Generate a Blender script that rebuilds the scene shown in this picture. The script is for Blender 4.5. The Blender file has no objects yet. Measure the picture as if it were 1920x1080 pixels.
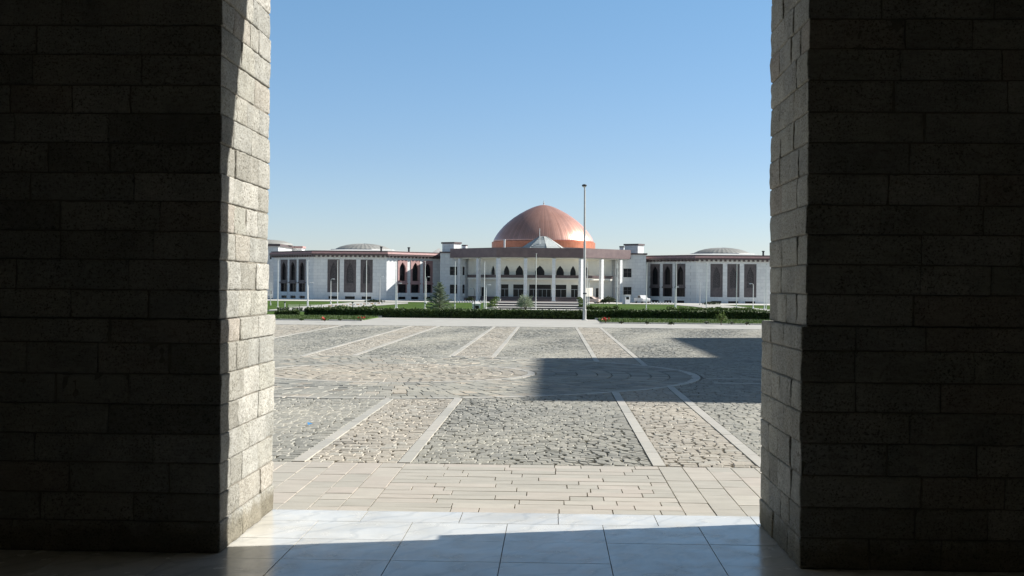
import bpy, math, random
from mathutils import Vector, Matrix, noise
random.seed(11)
C = bpy.context.scene
COL = C.collection
R = math.radians
F = 2390.0            # focal length in photo pixels (1920 wide)
EYE = Vector((0, 0, 1.6))
GZ = -1.85            # level of the far grounds

# ------------------------------------------------------------------ camera
yaw = math.atan(75 / F); pit = -2.7 / F; roll = 0.009
fw = Vector((-math.sin(yaw) * math.cos(pit), math.cos(yaw) * math.cos(pit), math.sin(pit)))
rh = Vector((math.cos(yaw), math.sin(yaw), 0)); uh = rh.cross(fw)
rv = rh * math.cos(roll) + uh * math.sin(roll)
uv_ = uh * math.cos(roll) - rh * math.sin(roll)
cd = bpy.data.cameras.new('camera'); cam = bpy.data.objects.new('camera', cd); COL.objects.link(cam)
M = Matrix((rv, uv_, -fw)).transposed().to_4x4(); M.translation = EYE
cam.matrix_world = M
cd.sensor_width = 36; cd.lens = F / 1920 * 36; cd.clip_start = 0.05; cd.clip_end = 20000
C.camera = cam

def ray(px, py): return fw + rv * ((px - 960) / F) + uv_ * ((540 - py) / F)
def onz(px, py, z):
    d = ray(px, py); t = (z - EYE.z) / d.z
    return EYE + d * t
def onY(px, py, Y):
    d = ray(px, py); return EYE + d * (Y / d.y)

# ------------------------------------------------------------------ helpers
org = {}
class MB:
    def __init__(s, tf=None): s.v = []; s.f = []; s.m = []; s.tf = tf
    def add(s, vs, fs, mi=0):
        b = len(s.v)
        if s.tf is not None: vs = [s.tf @ Vector(v) for v in vs]
        s.v += [tuple(v) for v in vs]; s.f += [tuple(b + i for i in f) for f in fs]; s.m += [mi] * len(fs)
    def box(s, x0, x1, y0, y1, z0, z1, mi=0):
        s.add([(x0,y0,z0),(x1,y0,z0),(x1,y1,z0),(x0,y1,z0),(x0,y0,z1),(x1,y0,z1),(x1,y1,z1),(x0,y1,z1)],
              [(0,3,2,1),(4,5,6,7),(0,1,5,4),(1,2,6,5),(2,3,7,6),(3,0,4,7)], mi)
    def quad(s, a, b, c, d, mi=0): s.add([a, b, c, d], [(0,1,2,3)], mi)
    def prism(s, pts, z0, z1, mi=0):
        n = len(pts)
        s.add([(x,y,z0) for x,y in pts] + [(x,y,z1) for x,y in pts],
              [tuple(range(n-1,-1,-1)), tuple(range(n,2*n))] + [(i,(i+1)%n,n+(i+1)%n,n+i) for i in range(n)], mi)
    def lathe(s, prof, cx=0, cy=0, n=32, mi=0, ph=0):
        vs = []; fs = []
        for r, z in prof:
            for i in range(n):
                a = 2*math.pi*i/n + ph; vs.append((cx + r*math.cos(a), cy + r*math.sin(a), z))
        for k in range(len(prof)-1):
            for i in range(n):
                j = (i+1) % n; fs.append((k*n+i, k*n+j, (k+1)*n+j, (k+1)*n+i))
        fs.append(tuple(range(n-1,-1,-1))); fs.append(tuple((len(prof)-1)*n+i for i in range(n)))
        s.add(vs, fs, mi)
    def tube(s, pts, rad, n=8, mi=0):
        vs = []; fs = []
        for k, p in enumerate(pts):
            p = Vector(p); a = Vector(pts[max(k-1,0)]); b = Vector(pts[min(k+1,len(pts)-1)])
            d = (b-a).normalized(); u = d.cross(Vector((0.3,1,0.1))).normalized(); w = d.cross(u)
            r = rad[k] if isinstance(rad, (list,tuple)) else rad
            for i in range(n):
                t = 2*math.pi*i/n; vs.append(p + u*(r*math.cos(t)) + w*(r*math.sin(t)))
        for k in range(len(pts)-1):
            for i in range(n):
                j = (i+1) % n; fs.append((k*n+i, k*n+j, (k+1)*n+j, (k+1)*n+i))
        fs.append(tuple(range(n-1,-1,-1))); fs.append(tuple((len(pts)-1)*n+i for i in range(n)))
        s.add(vs, fs, mi)
    def wall(s, x0, x1, z0, z1, holes, depth, y=0, mi=0, rmi=None):
        """wall panel in the xz plane (outside is -y) with rectangular holes and reveals"""
        xs = sorted(set([x0,x1] + [h[0] for h in holes] + [h[1] for h in holes]))
        zs = sorted(set([z0,z1] + [h[2] for h in holes] + [h[3] for h in holes]))
        for i in range(len(xs)-1):
            for j in range(len(zs)-1):
                cx = (xs[i]+xs[i+1])/2; cz = (zs[j]+zs[j+1])/2
                if any(h[0] < cx < h[1] and h[2] < cz < h[3] for h in holes): continue
                s.quad((xs[i],y,zs[j]),(xs[i+1],y,zs[j]),(xs[i+1],y,zs[j+1]),(xs[i],y,zs[j+1]), mi)
        r = mi if rmi is None else rmi
        for a,b,c,d in holes:
            s.quad((a,y,c),(a,y,d),(a,y+depth,d),(a,y+depth,c), r)
            s.quad((b,y,d),(b,y,c),(b,y+depth,c),(b,y+depth,d), r)
            s.quad((a,y,d),(b,y,d),(b,y+depth,d),(a,y+depth,d), r)
            s.quad((b,y,c),(a,y,c),(a,y+depth,c),(b,y+depth,c), r)
    def arch(s, x0, x1, z0, z1, ax0, ax1, az0, az1, y0, y1, mi=0, shoulder=0.0, spring=0.55):
        """slab x0..x1,z0..z1 between y0 (front) and y1 with a pointed arch opening"""
        n = 12; cx = (ax0+ax1)/2; hw = (ax1-ax0)/2
        sp = az0 + (az1-az0)*spring
        def top(t):           # t -1..1
            u = abs(t); return sp + (az1-sp)*(1-u)**0.62
        P = [(cx+hw*(-1+2*i/n), top(-1+2*i/n)) for i in range(n+1)]
        s.box(x0, ax0, y0, y1, z0, z1, mi); s.box(ax1, x1, y0, y1, z0, z1, mi)
        if az0 > z0: s.box(ax0, ax1, y0, y1, z0, az0, mi)
        for i in range(n):
            (a,za),(b,zb) = P[i],P[i+1]
            s.add([(a,y0,za),(b,y0,zb),(b,y0,z1),(a,y0,z1),(a,y1,za),(b,y1,zb),(b,y1,z1),(a,y1,z1)],
                  [(0,1,2,3),(7,6,5,4),(0,4,5,1),(3,2,6,7)], mi)
    def build(s, name, mats, parent=None, origin=None, smooth=False):
        if not isinstance(mats, (list,tuple)): mats = [mats]
        o3 = Vector(org[parent.name]) if parent is not None else Vector(origin or (0,0,0))
        me = bpy.data.meshes.new(name)
        me.from_pydata([(v[0]-o3.x, v[1]-o3.y, v[2]-o3.z) for v in s.v], [], s.f)
        for m in mats: me.materials.append(m)
        if len(mats) > 1: me.polygons.foreach_set('material_index', s.m)
        if smooth: me.polygons.foreach_set('use_smooth', [True]*len(s.f))
        me.update()
        o = bpy.data.objects.new(name, me); COL.objects.link(o)
        if parent is not None: o.parent = parent
        else: o.location = o3
        org[o.name] = tuple(o3)
        return o
def tag(o, label=None, cat=None, group=None, kind=None):
    if label: o['label'] = label
    if cat: o['category'] = cat
    if group: o['group'] = group
    if kind: o['kind'] = kind
    return o
def thing(name, loc, label, cat, group=None):
    o = bpy.data.objects.new(name, None); COL.objects.link(o); o.location = loc; o.empty_display_size = 0.3
    org[o.name] = tuple(loc); return tag(o, label, cat, group)
def copy_tree(o, parent=None):
    c = o.copy(); COL.objects.link(c)
    if parent is not None: c.parent = parent
    for ch in [x for x in o.children]: copy_tree(ch, c)
    return c

# ------------------------------------------------------------------ materials
def newmat(name):
    m = bpy.data.materials.new(name); m.use_nodes = True
    nt = m.node_tree; b = nt.nodes['Principled BSDF']; return m, nt, b
def N(nt, t, **kw):
    n = nt.nodes.new(t)
    for k, v in kw.items():
        if k.startswith('i_'): n.inputs[k[2:].replace('_',' ')].default_value = v
        else: setattr(n, k, v)
    return n
def ramp(nt, fac, stops):
    r = nt.nodes.new('ShaderNodeValToRGB'); e = r.color_ramp.elements
    e[0].position, e[0].color = stops[0][0], (*stops[0][1],1)
    e[1].position, e[1].color = stops[-1][0], (*stops[-1][1],1)
    for p,c in stops[1:-1]:
        x = e.new(p); x.color = (*c,1)
    nt.links.new(fac, r.inputs[0]); return r
def mixc(nt, a, b, fac, mode='MIX'):
    m = nt.nodes.new('ShaderNodeMix'); m.data_type = 'RGBA'; m.blend_type = mode
    for i, x in ((6,a),(7,b)):
        if isinstance(x, tuple): m.inputs[i].default_value = (*x,1)
        else: nt.links.new(x, m.inputs[i])
    if isinstance(fac, (int,float)): m.inputs[0].default_value = fac
    else: nt.links.new(fac, m.inputs[0])
    return m.outputs[2]
def obco(nt, scale=(1,1,1)):
    t = nt.nodes.new('ShaderNodeNewGeometry'); mp = nt.nodes.new('ShaderNodeMapping')
    mp.inputs['Scale'].default_value = scale; nt.links.new(t.outputs['Position'], mp.inputs[0]); return mp.outputs[0]
def noi(nt, co, scale, detail=4, rough=.6):
    n = N(nt,'ShaderNodeTexNoise'); n.inputs['Scale'].default_value = scale
    n.inputs['Detail'].default_value = detail; n.inputs['Roughness'].default_value = rough
    nt.links.new(co, n.inputs['Vector']); return n.outputs['Fac']
def bump(nt, b, h, strength, dist):
    x = N(nt,'ShaderNodeBump'); x.inputs['Strength'].default_value = strength; x.inputs['Distance'].default_value = dist
    nt.links.new(h, x.inputs['Height']); nt.links.new(x.outputs[0], b.inputs['Normal']); return x

def mottled(name, c1, c2, scale=3, rough=.7, island=0.0, bstr=0, bdist=.01, bscale=None, metal=0, stops=(.3,.7), det=4, spec=None, weather=None):
    m, nt, b = newmat(name); co = obco(nt)
    r = ramp(nt, noi(nt, co, scale, det), [(stops[0],c1),(stops[1],c2)])
    col = r.outputs[0]
    if island:
        g = nt.nodes.new('ShaderNodeNewGeometry')
        rr = ramp(nt, g.outputs['Random Per Island'], [(0,(1-island,)*3),(1,(1+island*.7,)*3)])
        col = mixc(nt, col, rr.outputs[0], 1, 'MULTIPLY')
    if weather:
        w = ramp(nt, noi(nt, obco(nt,(1,1,.25)), weather[0], 3), [(.45,(1,1,1)),(.8,weather[1])])
        col = mixc(nt, col, w.outputs[0], 1, 'MULTIPLY')
    nt.links.new(col, b.inputs['Base Color'])
    b.inputs['Roughness'].default_value = rough; b.inputs['Metallic'].default_value = metal
    if spec is not None: b.inputs['Specular IOR Level'].default_value = spec
    if bstr: bump(nt, b, noi(nt, co, bscale or scale*4, 5), bstr, bdist)
    return m

# pitted travertine-like stone blocks of the gateway
def stone_mat():
    m, nt, b = newmat('rough_travertine'); co = obco(nt)
    g = nt.nodes.new('ShaderNodeNewGeometry')
    tone = ramp(nt, g.outputs['Random Per Island'], [(0,(.32,.315,.29)),(.2,(.46,.455,.425)),(.4,(.39,.395,.38)),(.6,(.53,.525,.50)),(.8,(.44,.44,.405)),(1,(.45,.415,.38))])
    big = ramp(nt, noi(nt, co, 5, 5), [(.3,(.78,.77,.74)),(.7,(1.06,1.04,1.0))])
    col = mixc(nt, tone.outputs[0], big.outputs[0], 1, 'MULTIPLY')
    lay = noi(nt, obco(nt,(14,14,60)), 1, 5, .7)
    col = mixc(nt, col, ramp(nt, lay, [(.35,(.7,.68,.64)),(.6,(1,1,1))]).outputs[0], .7, 'MULTIPLY')
    pit = noi(nt, co, 80, 4, .72)
    pr = ramp(nt, pit, [(.37,(.30,.27,.235)),(.46,(.93,.93,.92)),(.6,(1.08,1.08,1.08))])
    gate = noi(nt, co, 3.0, 3)
    gr = ramp(nt, gate, [(.30,(.15,.15,.15)),(.55,(1,1,1))])
    col = mixc(nt, col, mixc(nt, col, pr.outputs[0], 1, 'MULTIPLY'), gr.outputs[0])
    sz = nt.nodes.new('ShaderNodeSeparateXYZ'); nt.links.new(co, sz.inputs[0])
    ad = N(nt,'ShaderNodeMath',operation='MULTIPLY_ADD'); nt.links.new(noi(nt, co, 7, 4), ad.inputs[0]); ad.inputs[1].default_value = -.22; nt.links.new(sz.outputs[2], ad.inputs[2])
    gm = ramp(nt, ad.outputs[0], [(0,(.62,.58,.50)),(.09,(1,1,1))])
    col = mixc(nt, col, gm.outputs[0], 1, 'MULTIPLY')
    nt.links.new(col, b.inputs['Base Color']); b.inputs['Roughness'].default_value = .88
    b.inputs['Specular IOR Level'].default_value = .25
    b1 = N(nt,'ShaderNodeBump'); b1.inputs['Strength'].default_value = .95; b1.inputs['Distance'].default_value = .011
    nt.links.new(noi(nt, co, 32, 7, .72), b1.inputs['Height'])
    b2 = N(nt,'ShaderNodeBump'); b2.inputs['Strength'].default_value = .6; b2.inputs['Distance'].default_value = .006
    nt.links.new(pr.outputs[0], b2.inputs['Height']); nt.links.new(b1.outputs[0], b2.inputs['Normal'])
    nt.links.new(b2.outputs[0], b.inputs['Normal'])
    return m
def cobble_mat(name, stops, jit=.35):
    m, nt, b = newmat(name); co = obco(nt); g = nt.nodes.new('ShaderNodeNewGeometry')
    tone = ramp(nt, g.outputs['Random Per Island'], stops)
    patch = ramp(nt, noi(nt, co, .35, 4), [(.3,(.84,.85,.85)),(.7,(1.10,1.08,1.03))])
    col = mixc(nt, tone.outputs[0], patch.outputs[0], 1, 'MULTIPLY')
    stain = ramp(nt, noi(nt, obco(nt), 1.7, 6, .75), [(.30,(.70,.69,.66)),(.46,(1,1,1))])
    col = mixc(nt, col, stain.outputs[0], .8, 'MULTIPLY')
    fine = ramp(nt, noi(nt, co, 40, 5, .7), [(.3,(.72,.72,.72)),(.7,(1.12,1.12,1.12))])
    col = mixc(nt, col, fine.outputs[0], .8, 'MULTIPLY')
    nt.links.new(col, b.inputs['Base Color']); b.inputs['Roughness'].default_value = .75
    b.inputs['Specular IOR Level'].default_value = .3
    bump(nt, b, noi(nt, co, 22, 6, .7), .7, .012)
    return m
def marble_mat():
    m, nt, b = newmat('polished_white_marble'); co = obco(nt)
    g = nt.nodes.new('ShaderNodeNewGeometry')
    tone = ramp(nt, g.outputs['Random Per Island'], [(0,(.66,.655,.62)),(.5,(.74,.73,.69)),(1,(.69,.67,.62))])
    w = N(nt,'ShaderNodeTexWave'); w.inputs['Scale'].default_value = 1.4; w.inputs['Distortion'].default_value = 9
    w.inputs['Detail'].default_value = 5; w.inputs['Detail Scale'].default_value = 1.3
    mp = nt.nodes.new('ShaderNodeMapping'); mp.inputs['Rotation'].default_value = (0,0,.6); nt.links.new(co, mp.inputs[0]); nt.links.new(mp.outputs[0], w.inputs['Vector'])
    vr = ramp(nt, w.outputs['Fac'], [(0,(.74,.75,.76)),(.12,(1,1,1))])
    col = mixc(nt, tone.outputs[0], vr.outputs[0], .55, 'MULTIPLY')
    dust = ramp(nt, noi(nt, co, 2.2, 5), [(.3,(.80,.785,.75)),(.6,(1,1,1))])
    col = mixc(nt, col, dust.outputs[0], 1, 'MULTIPLY')
    sp = ramp(nt, noi(nt, co, 9, 2), [(.74,(1,1,1)),(.78,(.4,.36,.3))])
    col = mixc(nt, col, sp.outputs[0], 1, 'MULTIPLY')
    nt.links.new(col, b.inputs['Base Color'])
    rr = ramp(nt, noi(nt, co, 5, 5), [(.3,(.13,)*3),(.75,(.33,)*3)])
    nt.links.new(rr.outputs[0], b.inputs['Roughness']); b.inputs['Specular IOR Level'].default_value = .36
    bump(nt, b, noi(nt, co, 3, 3), .12, .01)
    return m
def slab_mat(name, c, pink):
    m, nt, b = newmat(name); co = obco(nt); g = nt.nodes.new('ShaderNodeNewGeometry')
    tone = ramp(nt, g.outputs['Random Per Island'], [(0,tuple(x*.93 for x in c)),(.4,c),(.7,pink),(1,tuple(min(1,x*1.1) for x in c))])
    veins = ramp(nt, noi(nt, obco(nt,(3,9,3)), 1, 5), [(.3,(.86,.85,.83)),(.7,(1.05,1.04,1.03))])
    col = mixc(nt, tone.outputs[0], veins.outputs[0], 1, 'MULTIPLY')
    nt.links.new(col, b.inputs['Base Color']); b.inputs['Roughness'].default_value = .6
    bump(nt, b, noi(nt, co, 30, 5), .3, .004)
    return m
def leaf_mat(name, c1, c2, c3, trans=.25):
    m, nt, b = newmat(name); g = nt.nodes.new('ShaderNodeNewGeometry')
    tone = ramp(nt, g.outputs['Random Per Island'], [(0,c1),(.5,c2),(1,c3)])
    cl = ramp(nt, noi(nt, obco(nt), 2.2, 3), [(.3,(.72,.75,.7)),(.7,(1.2,1.18,1.1))])
    col = mixc(nt, tone.outputs[0], cl.outputs[0], 1, 'MULTIPLY')
    nt.links.new(col, b.inputs['Base Color']); b.inputs['Roughness'].default_value = .6
    tr = nt.nodes.new('ShaderNodeBsdfTranslucent'); nt.links.new(col, tr.inputs[0])
    mx = nt.nodes.new('ShaderNodeMixShader'); mx.inputs[0].default_value = trans
    out = nt.nodes['Material Output']; nt.links.new(b.outputs[0], mx.inputs[1]); nt.links.new(tr.outputs[0], mx.inputs[2]); nt.links.new(mx.outputs[0], out.inputs[0])
    return m
def copper_mat():
    m, nt, b = newmat('copper_sheet'); co = nt.nodes.new('ShaderNodeTexCoord').outputs['Object']
    sx = nt.nodes.new('ShaderNodeSeparateXYZ'); nt.links.new(co, sx.inputs[0])
    at = N(nt,'ShaderNodeMath',operation='ARCTAN2'); nt.links.new(sx.outputs[1], at.inputs[0]); nt.links.new(sx.outputs[0], at.inputs[1])
    mu = N(nt,'ShaderNodeMath',operation='MULTIPLY'); nt.links.new(at.outputs[0], mu.inputs[0]); mu.inputs[1].default_value = 150/(2*math.pi)
    fr = N(nt,'ShaderNodeMath',operation='FRACT'); nt.links.new(mu.outputs[0], fr.inputs[0])
    fl = N(nt,'ShaderNodeMath',operation='FLOOR'); nt.links.new(mu.outputs[0], fl.inputs[0])
    wn = N(nt,'ShaderNodeTexWhiteNoise',noise_dimensions='1D'); nt.links.new(fl.outputs[0], wn.inputs['W'])
    seam = ramp(nt, fr.outputs[0], [(0,(.7,)*3),(.12,(1,)*3),(.88,(1,)*3),(1,(.7,)*3)])
    pan = ramp(nt, wn.outputs['Value'], [(0,(.9,.88,.88)),(1,(1.04,1.03,1.02))])
    base = ramp(nt, noi(nt, co, .35, 5), [(.3,(.74,.40,.31)),(.7,(.84,.50,.41))])
    col = mixc(nt, base.outputs[0], seam.outputs[0], .8, 'MULTIPLY'); col = mixc(nt, col, pan.outputs[0], 1, 'MULTIPLY')
    nt.links.new(col, b.inputs['Base Color']); b.inputs['Metallic'].default_value = .6
    rr = ramp(nt, wn.outputs['Value'], [(0,(.31,)*3),(1,(.40,)*3)]); nt.links.new(rr.outputs[0], b.inputs['Roughness'])
    bump(nt, b, seam.outputs[0], .35, .07)
    return m
def lattice_mat(name, c1, c2, s=3.2):
    m, nt, b = newmat(name); co = obco(nt,(1,1,1))
    v = N(nt,'ShaderNodeTexVoronoi',feature='DISTANCE_TO_EDGE'); v.inputs['Scale'].default_value = s; nt.links.new(co, v.inputs['Vector'])
    r = ramp(nt, v.outputs['Distance'], [(.03,c1),(.12,c2)])
    nt.links.new(r.outputs[0], b.inputs['Base Color']); b.inputs['Roughness'].default_value = .5
    return m
def grass_mat(name, c1, c2, c3):
    m, nt, b = newmat(name); co = obco(nt)
    a = ramp(nt, noi(nt, co, .12, 6, .7), [(.3,c1),(.5,c2),(.75,c3)])
    f = ramp(nt, noi(nt, co, 9, 4), [(.3,(.65,.7,.6)),(.7,(1.25,1.2,1.1))])
    col = mixc(nt, a.outputs[0], f.outputs[0], .8, 'MULTIPLY')
    nt.links.new(col, b.inputs['Base Color']); b.inputs['Roughness'].default_value = .9; b.inputs['Specular IOR Level'].default_value = .1
    bump(nt, b, noi(nt, co, 14, 4), 1, .06)
    return m
def glass_mat(name, c, rough=.08):
    m, nt, b = newmat(name)
    r = ramp(nt, noi(nt, obco(nt), .8, 2), [(.3,c),(.7,tuple(x*1.7 for x in c))]); nt.links.new(r.outputs[0], b.inputs['Base Color'])
    b.inputs['Roughness'].default_value = rough; b.inputs['Specular IOR Level'].default_value = .25
    return m

STONE = stone_mat()
MORTAR = mottled('grey_mortar', (.16,.145,.12), (.24,.22,.18), 20, .95, bstr=.5, bscale=80)
MARBLE = marble_mat()
SLAB = slab_mat('beige_sandstone', (.50,.475,.415), (.53,.48,.42))
GROUT = mottled('dark_grout', (.27,.23,.19), (.36,.31,.26), 30, .95)
COB_G = cobble_mat('grey_cobble', [(0,(.31,.305,.275)),(.35,(.37,.36,.325)),(.7,(.405,.395,.35)),(1,(.46,.44,.39))])
COB_B = cobble_mat('beige_cobble', [(0,(.42,.385,.33)),(.35,(.48,.44,.38)),(.7,(.52,.475,.41)),(1,(.49,.47,.42))])
COB_P = cobble_mat('pale_pink_cobble', [(0,(.38,.36,.31)),(.35,(.47,.42,.355)),(.7,(.51,.46,.39)),(1,(.45,.43,.38))])
JOINT = mottled('cobble_joint_sand', (.24,.225,.19), (.33,.31,.27), 12, .95, bstr=.4)
BAND = slab_mat('pale_grey_band_stone', (.50,.485,.435), (.54,.51,.455))
CONC = mottled('pale_concrete_paving', (.40,.39,.355), (.49,.475,.435), 1.3, .85, bstr=.2, bscale=25)
KERB = mottled('pale_kerb_stone', (.5,.48,.44), (.62,.60,.55), 3, .8)
GRASS = grass_mat('lawn_grass', (.045,.085,.018), (.07,.125,.025), (.11,.16,.04))
DRY = mottled('dry_earth', (.22,.18,.13), (.33,.28,.2), .05, .95)
ASPH = mottled('asphalt', (.045,.045,.047), (.07,.07,.07), 1, .9)
WHITE = mottled('white_stone_cladding', (.76,.77,.77), (.83,.83,.82), .9, .7, weather=(.25,(.86,.86,.85)))
def cladding(m, w, h):
    nt = m.node_tree; b = nt.nodes['Principled BSDF']; src = b.inputs['Base Color'].links[0].from_socket
    g = nt.nodes.new('ShaderNodeNewGeometry'); sx = nt.nodes.new('ShaderNodeSeparateXYZ'); nt.links.new(g.outputs['Position'], sx.inputs[0])
    a = N(nt,'ShaderNodeMath',operation='MULTIPLY_ADD'); nt.links.new(sx.outputs[1], a.inputs[0]); a.inputs[1].default_value = .7; nt.links.new(sx.outputs[0], a.inputs[2])
    c = nt.nodes.new('ShaderNodeCombineXYZ'); nt.links.new(a.outputs[0], c.inputs[0]); nt.links.new(sx.outputs[2], c.inputs[1])
    k = nt.nodes.new('ShaderNodeTexBrick'); nt.links.new(c.outputs[0], k.inputs['Vector']); k.inputs['Scale'].default_value = 1
    k.inputs['Color1'].default_value = (.90,.90,.90,1); k.inputs['Color2'].default_value = (1,1,.99,1); k.inputs['Mortar'].default_value = (.68,.68,.68,1)
    k.inputs['Mortar Size'].default_value = .02; k.inputs['Brick Width'].default_value = w; k.inputs['Row Height'].default_value = h
    nt.links.new(mixc(nt, src, k.outputs['Color'], 1, 'MULTIPLY'), b.inputs['Base Color'])
cladding(WHITE, 1.3, .75)
CREAM = mottled('cream_render', (.78,.75,.66), (.84,.81,.72), .7, .8)
BROWN = mottled('brown_granite', (.085,.060,.060), (.13,.092,.09), 2.0, .45, island=.15)
PINK = mottled('pink_and_sunlit_stone', (.36,.21,.20), (.46,.28,.265), 1.6, .7)
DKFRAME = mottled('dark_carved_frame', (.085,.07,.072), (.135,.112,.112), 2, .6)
LATT = lattice_mat('dark_lattice_screen', (.10,.083,.083), (.035,.03,.033))
GLASS = glass_mat('dark_window_glass', (.012,.012,.014), .2)
BRONZE = glass_mat('bronze_door_glass', (.02,.018,.018), .15)
COPPER = copper_mat()
COPRING = mottled('copper_ring', (.50,.17,.09), (.62,.24,.14), 1, .45, metal=.6)
GREYROOF = mottled('grey_ribbed_roofing', (.27,.27,.25), (.36,.355,.33), 1.5, .5)
SKYL = mottled('pale_metal_skylight', (.40,.43,.425), (.50,.53,.52), 2, .4)
WPAINT = mottled('white_painted_metal', (.70,.70,.69), (.80,.80,.78), 4, .4)
GPAINT = mottled('grey_galvanised_metal', (.46,.46,.45), (.56,.56,.54), 6, .5, metal=.1)
DARKM = mottled('dark_metal', (.03,.03,.035), (.05,.05,.055), 6, .5)
RUBBER = mottled('black_rubber', (.02,.02,.02), (.035,.035,.035), 6, .8)
HEDGE = leaf_mat('hedge_leaf', (.03,.055,.012), (.05,.09,.018), (.09,.13,.03), .12)
HEDGEB = leaf_mat('bright_hedge_leaf', (.05,.09,.018), (.085,.14,.025), (.13,.18,.045), .22)
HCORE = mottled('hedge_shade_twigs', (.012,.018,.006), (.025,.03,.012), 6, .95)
CONIF = leaf_mat('blue_green_needles', (.12,.16,.10), (.20,.25,.17), (.32,.37,.28), .35)
SILVER = leaf_mat('silver_green_leaf', (.22,.26,.19), (.30,.35,.26), (.42,.46,.36), .3)
DBUSH = leaf_mat('dark_bush_leaf', (.02,.035,.015), (.035,.055,.02), (.06,.08,.03), .1)
BARK = mottled('bark', (.07,.05,.035), (.13,.1,.07), 10, .9)
RED = mottled('red_petals', (.45,.02,.015), (.6,.04,.03), 20, .6)
ORANGE = mottled('orange_kerb_paint', (.55,.25,.08), (.65,.33,.12), 5, .6)
BLUE = mottled('blue_plastic', (.05,.22,.5), (.08,.3,.6), 10, .4)
BEIGEP = mottled('beige_car_paint', (.48,.38,.33), (.52,.42,.37), 3, .3)
LENS = mottled('lamp_lens', (.6,.6,.6), (.75,.75,.75), 5, .2)
HILLM = mottled('bare_hill_rock', (.30,.30,.30), (.42,.41,.40), .004, .95)

# ------------------------------------------------------------------ ground
def sheet(name, pts, z, mat, sub=None):
    b = MB(); b.add([(x,y,z) for x,y in pts], [tuple(range(len(pts)))]); return tag(b.build(name, mat), kind='structure')
b = MB()
ys = [(-300,-.16),(64.6,-.16),(70,-.4),(90,-1.2),(112,GZ),(700,GZ),(9000,GZ)]
xs = [-9000,-500,-150,-60,-30,0,30,60,150,500,9000]
vs = [(x,y,z) for y,z in ys for x in xs]; nx = len(xs)
b.add(vs, [(j*nx+i, j*nx+i+1, (j+1)*nx+i+1, (j+1)*nx+i) for j in range(len(ys)-1) for i in range(nx-1)])
tag(b.build('ground', DRY), kind='structure')
# lawn (gently rolling), following the terrain 4 cm above it
b = MB()
lys = [65.5,70,90,112,150,190,230,262]; lxs = [-95+10*i for i in range(19)]
def tz(y):
    for (a,za),(c,zc) in zip(ys, ys[1:]):
        if a <= y <= c: return za + (zc-za)*(y-a)/(c-a)
vs = [(x,y,tz(y)+.05) for y in lys for x in lxs]; nx = len(lxs)
b.add(vs, [(j*nx+i, j*nx+i+1, (j+1)*nx+i+1, (j+1)*nx+i) for j in range(len(lys)-1) for i in range(nx-1)])
tag(b.build('lawn', GRASS), kind='structure')
sheet('service_road', [(-90,262.2),(70,262.2),(70,269),(-90,269)], GZ+.03, ASPH)
sheet('bounce_apron', [(-90,269.2),(70,269.2),(70,360),(-90,360)], GZ+.025, mottled('forecourt_bounce_paving', (.56,.545,.50), (.66,.64,.59), .6, .85))  # pale paving added as a reflector to brighten the building walls
def poly_px(name, px, z, mat):
    b = MB(); pts = [onz(x,y,z) for x,y in px]; b.add([tuple(p) for p in pts], [tuple(range(len(pts)))]); return tag(b.build(name, mat), kind='structure')
poly_px('driveway', [(505,580.5),(600,571.5),(668,566),(765,567),(765,569),(700,573.5),(650,577),(600,581),(505,583)][::-1], GZ+.11, CONC)
poly_px('driveway', [(1268,570.6),(1345,570.6),(1448,581),(1448,585),(1390,582.5),(1327,578),(1300,574.5),(1268,572)][::-1], GZ+.11, CONC)
# far hills
b = MB()
nxh = 120; hv = []; hf = []
for j in range(7):
    for i in range(nxh+1):
        x = -2600 + 5200*i/nxh; t = j/6
        px = 1035 + x/3400*F
        h = 58 + 14*noise.noise(Vector((x*.004,3,0))) + 8*noise.noise(Vector((x*.015,7,0)))
        h += 50*math.exp(-((px-822)/22)**2) + 36*math.exp(-((px-640)/60)**2)
        hv.append((x, 3000+800*t, GZ-2 + h*math.sin(math.pi*min(1,t*1.0))**.8 + (3*noise.noise(Vector((x*.02,t*5,1))) if 0<j<6 else 0)))
for j in range(6):
    for i in range(nxh):
        a = j*(nxh+1)+i; hf.append((a,a+1,a+nxh+2,a+nxh+1))
b.add(hv, hf); tag(b.build('hills', HILLM, smooth=True), kind='structure')

# ------------------------------------------------------------------ plaza paving
YB = 11.45; YE = 50.6      # cobbles from the paved walk to the far concrete edge
sheet('plaza', [(-16,YB-.0),(13,YB),(13,YE),(-16,YE)], -.028, JOINT)
CX, CY, RO, RI = -2.9, 23.5, 5.5, 2.5
def stone(b, c, zt=0, gap=.0035, ht=.03):
    cx = sum(p[0] for p in c)/4; cy = sum(p[1] for p in c)/4
    z0 = zt + random.uniform(-.003,.003); tx = random.uniform(-.03,.03); ty = random.uniform(-.03,.03)
    top = []; bot = []
    for x,y in c:
        dx, dy = x-cx, y-cy; L = math.hypot(dx,dy)+1e-6
        k = max(.2, 1-(gap*1.5)/L); k2 = max(.3, 1-(gap+.005+random.uniform(0,.006))/L*1.5)
        bot.append((cx+dx*k, cy+dy*k, z0-ht)); top.append((cx+dx*k2+random.uniform(-.006,.006), cy+dy*k2+random.uniform(-.006,.006), z0+dx*tx+dy*ty))
    mid = [(q[0],q[1],(p[2]+q[2])/2+.008) for p,q in zip(top,bot)]
    b.add(top+mid+bot, [(0,1,2,3)]+[(4+i,4+(i+1)%4,(i+1)%4,i) for i in range(4)]+[(8+i,8+(i+1)%4,4+(i+1)%4,4+i) for i in range(4)])
def push(p, r):
    dx, dy = p[0]-CX, p[1]-CY; d = math.hypot(dx,dy)
    if d < r: return (CX+dx/d*r, CY+dy/d*r)
    return p
def clampseg(x, a, c): return min(max(x,a),c)
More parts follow.
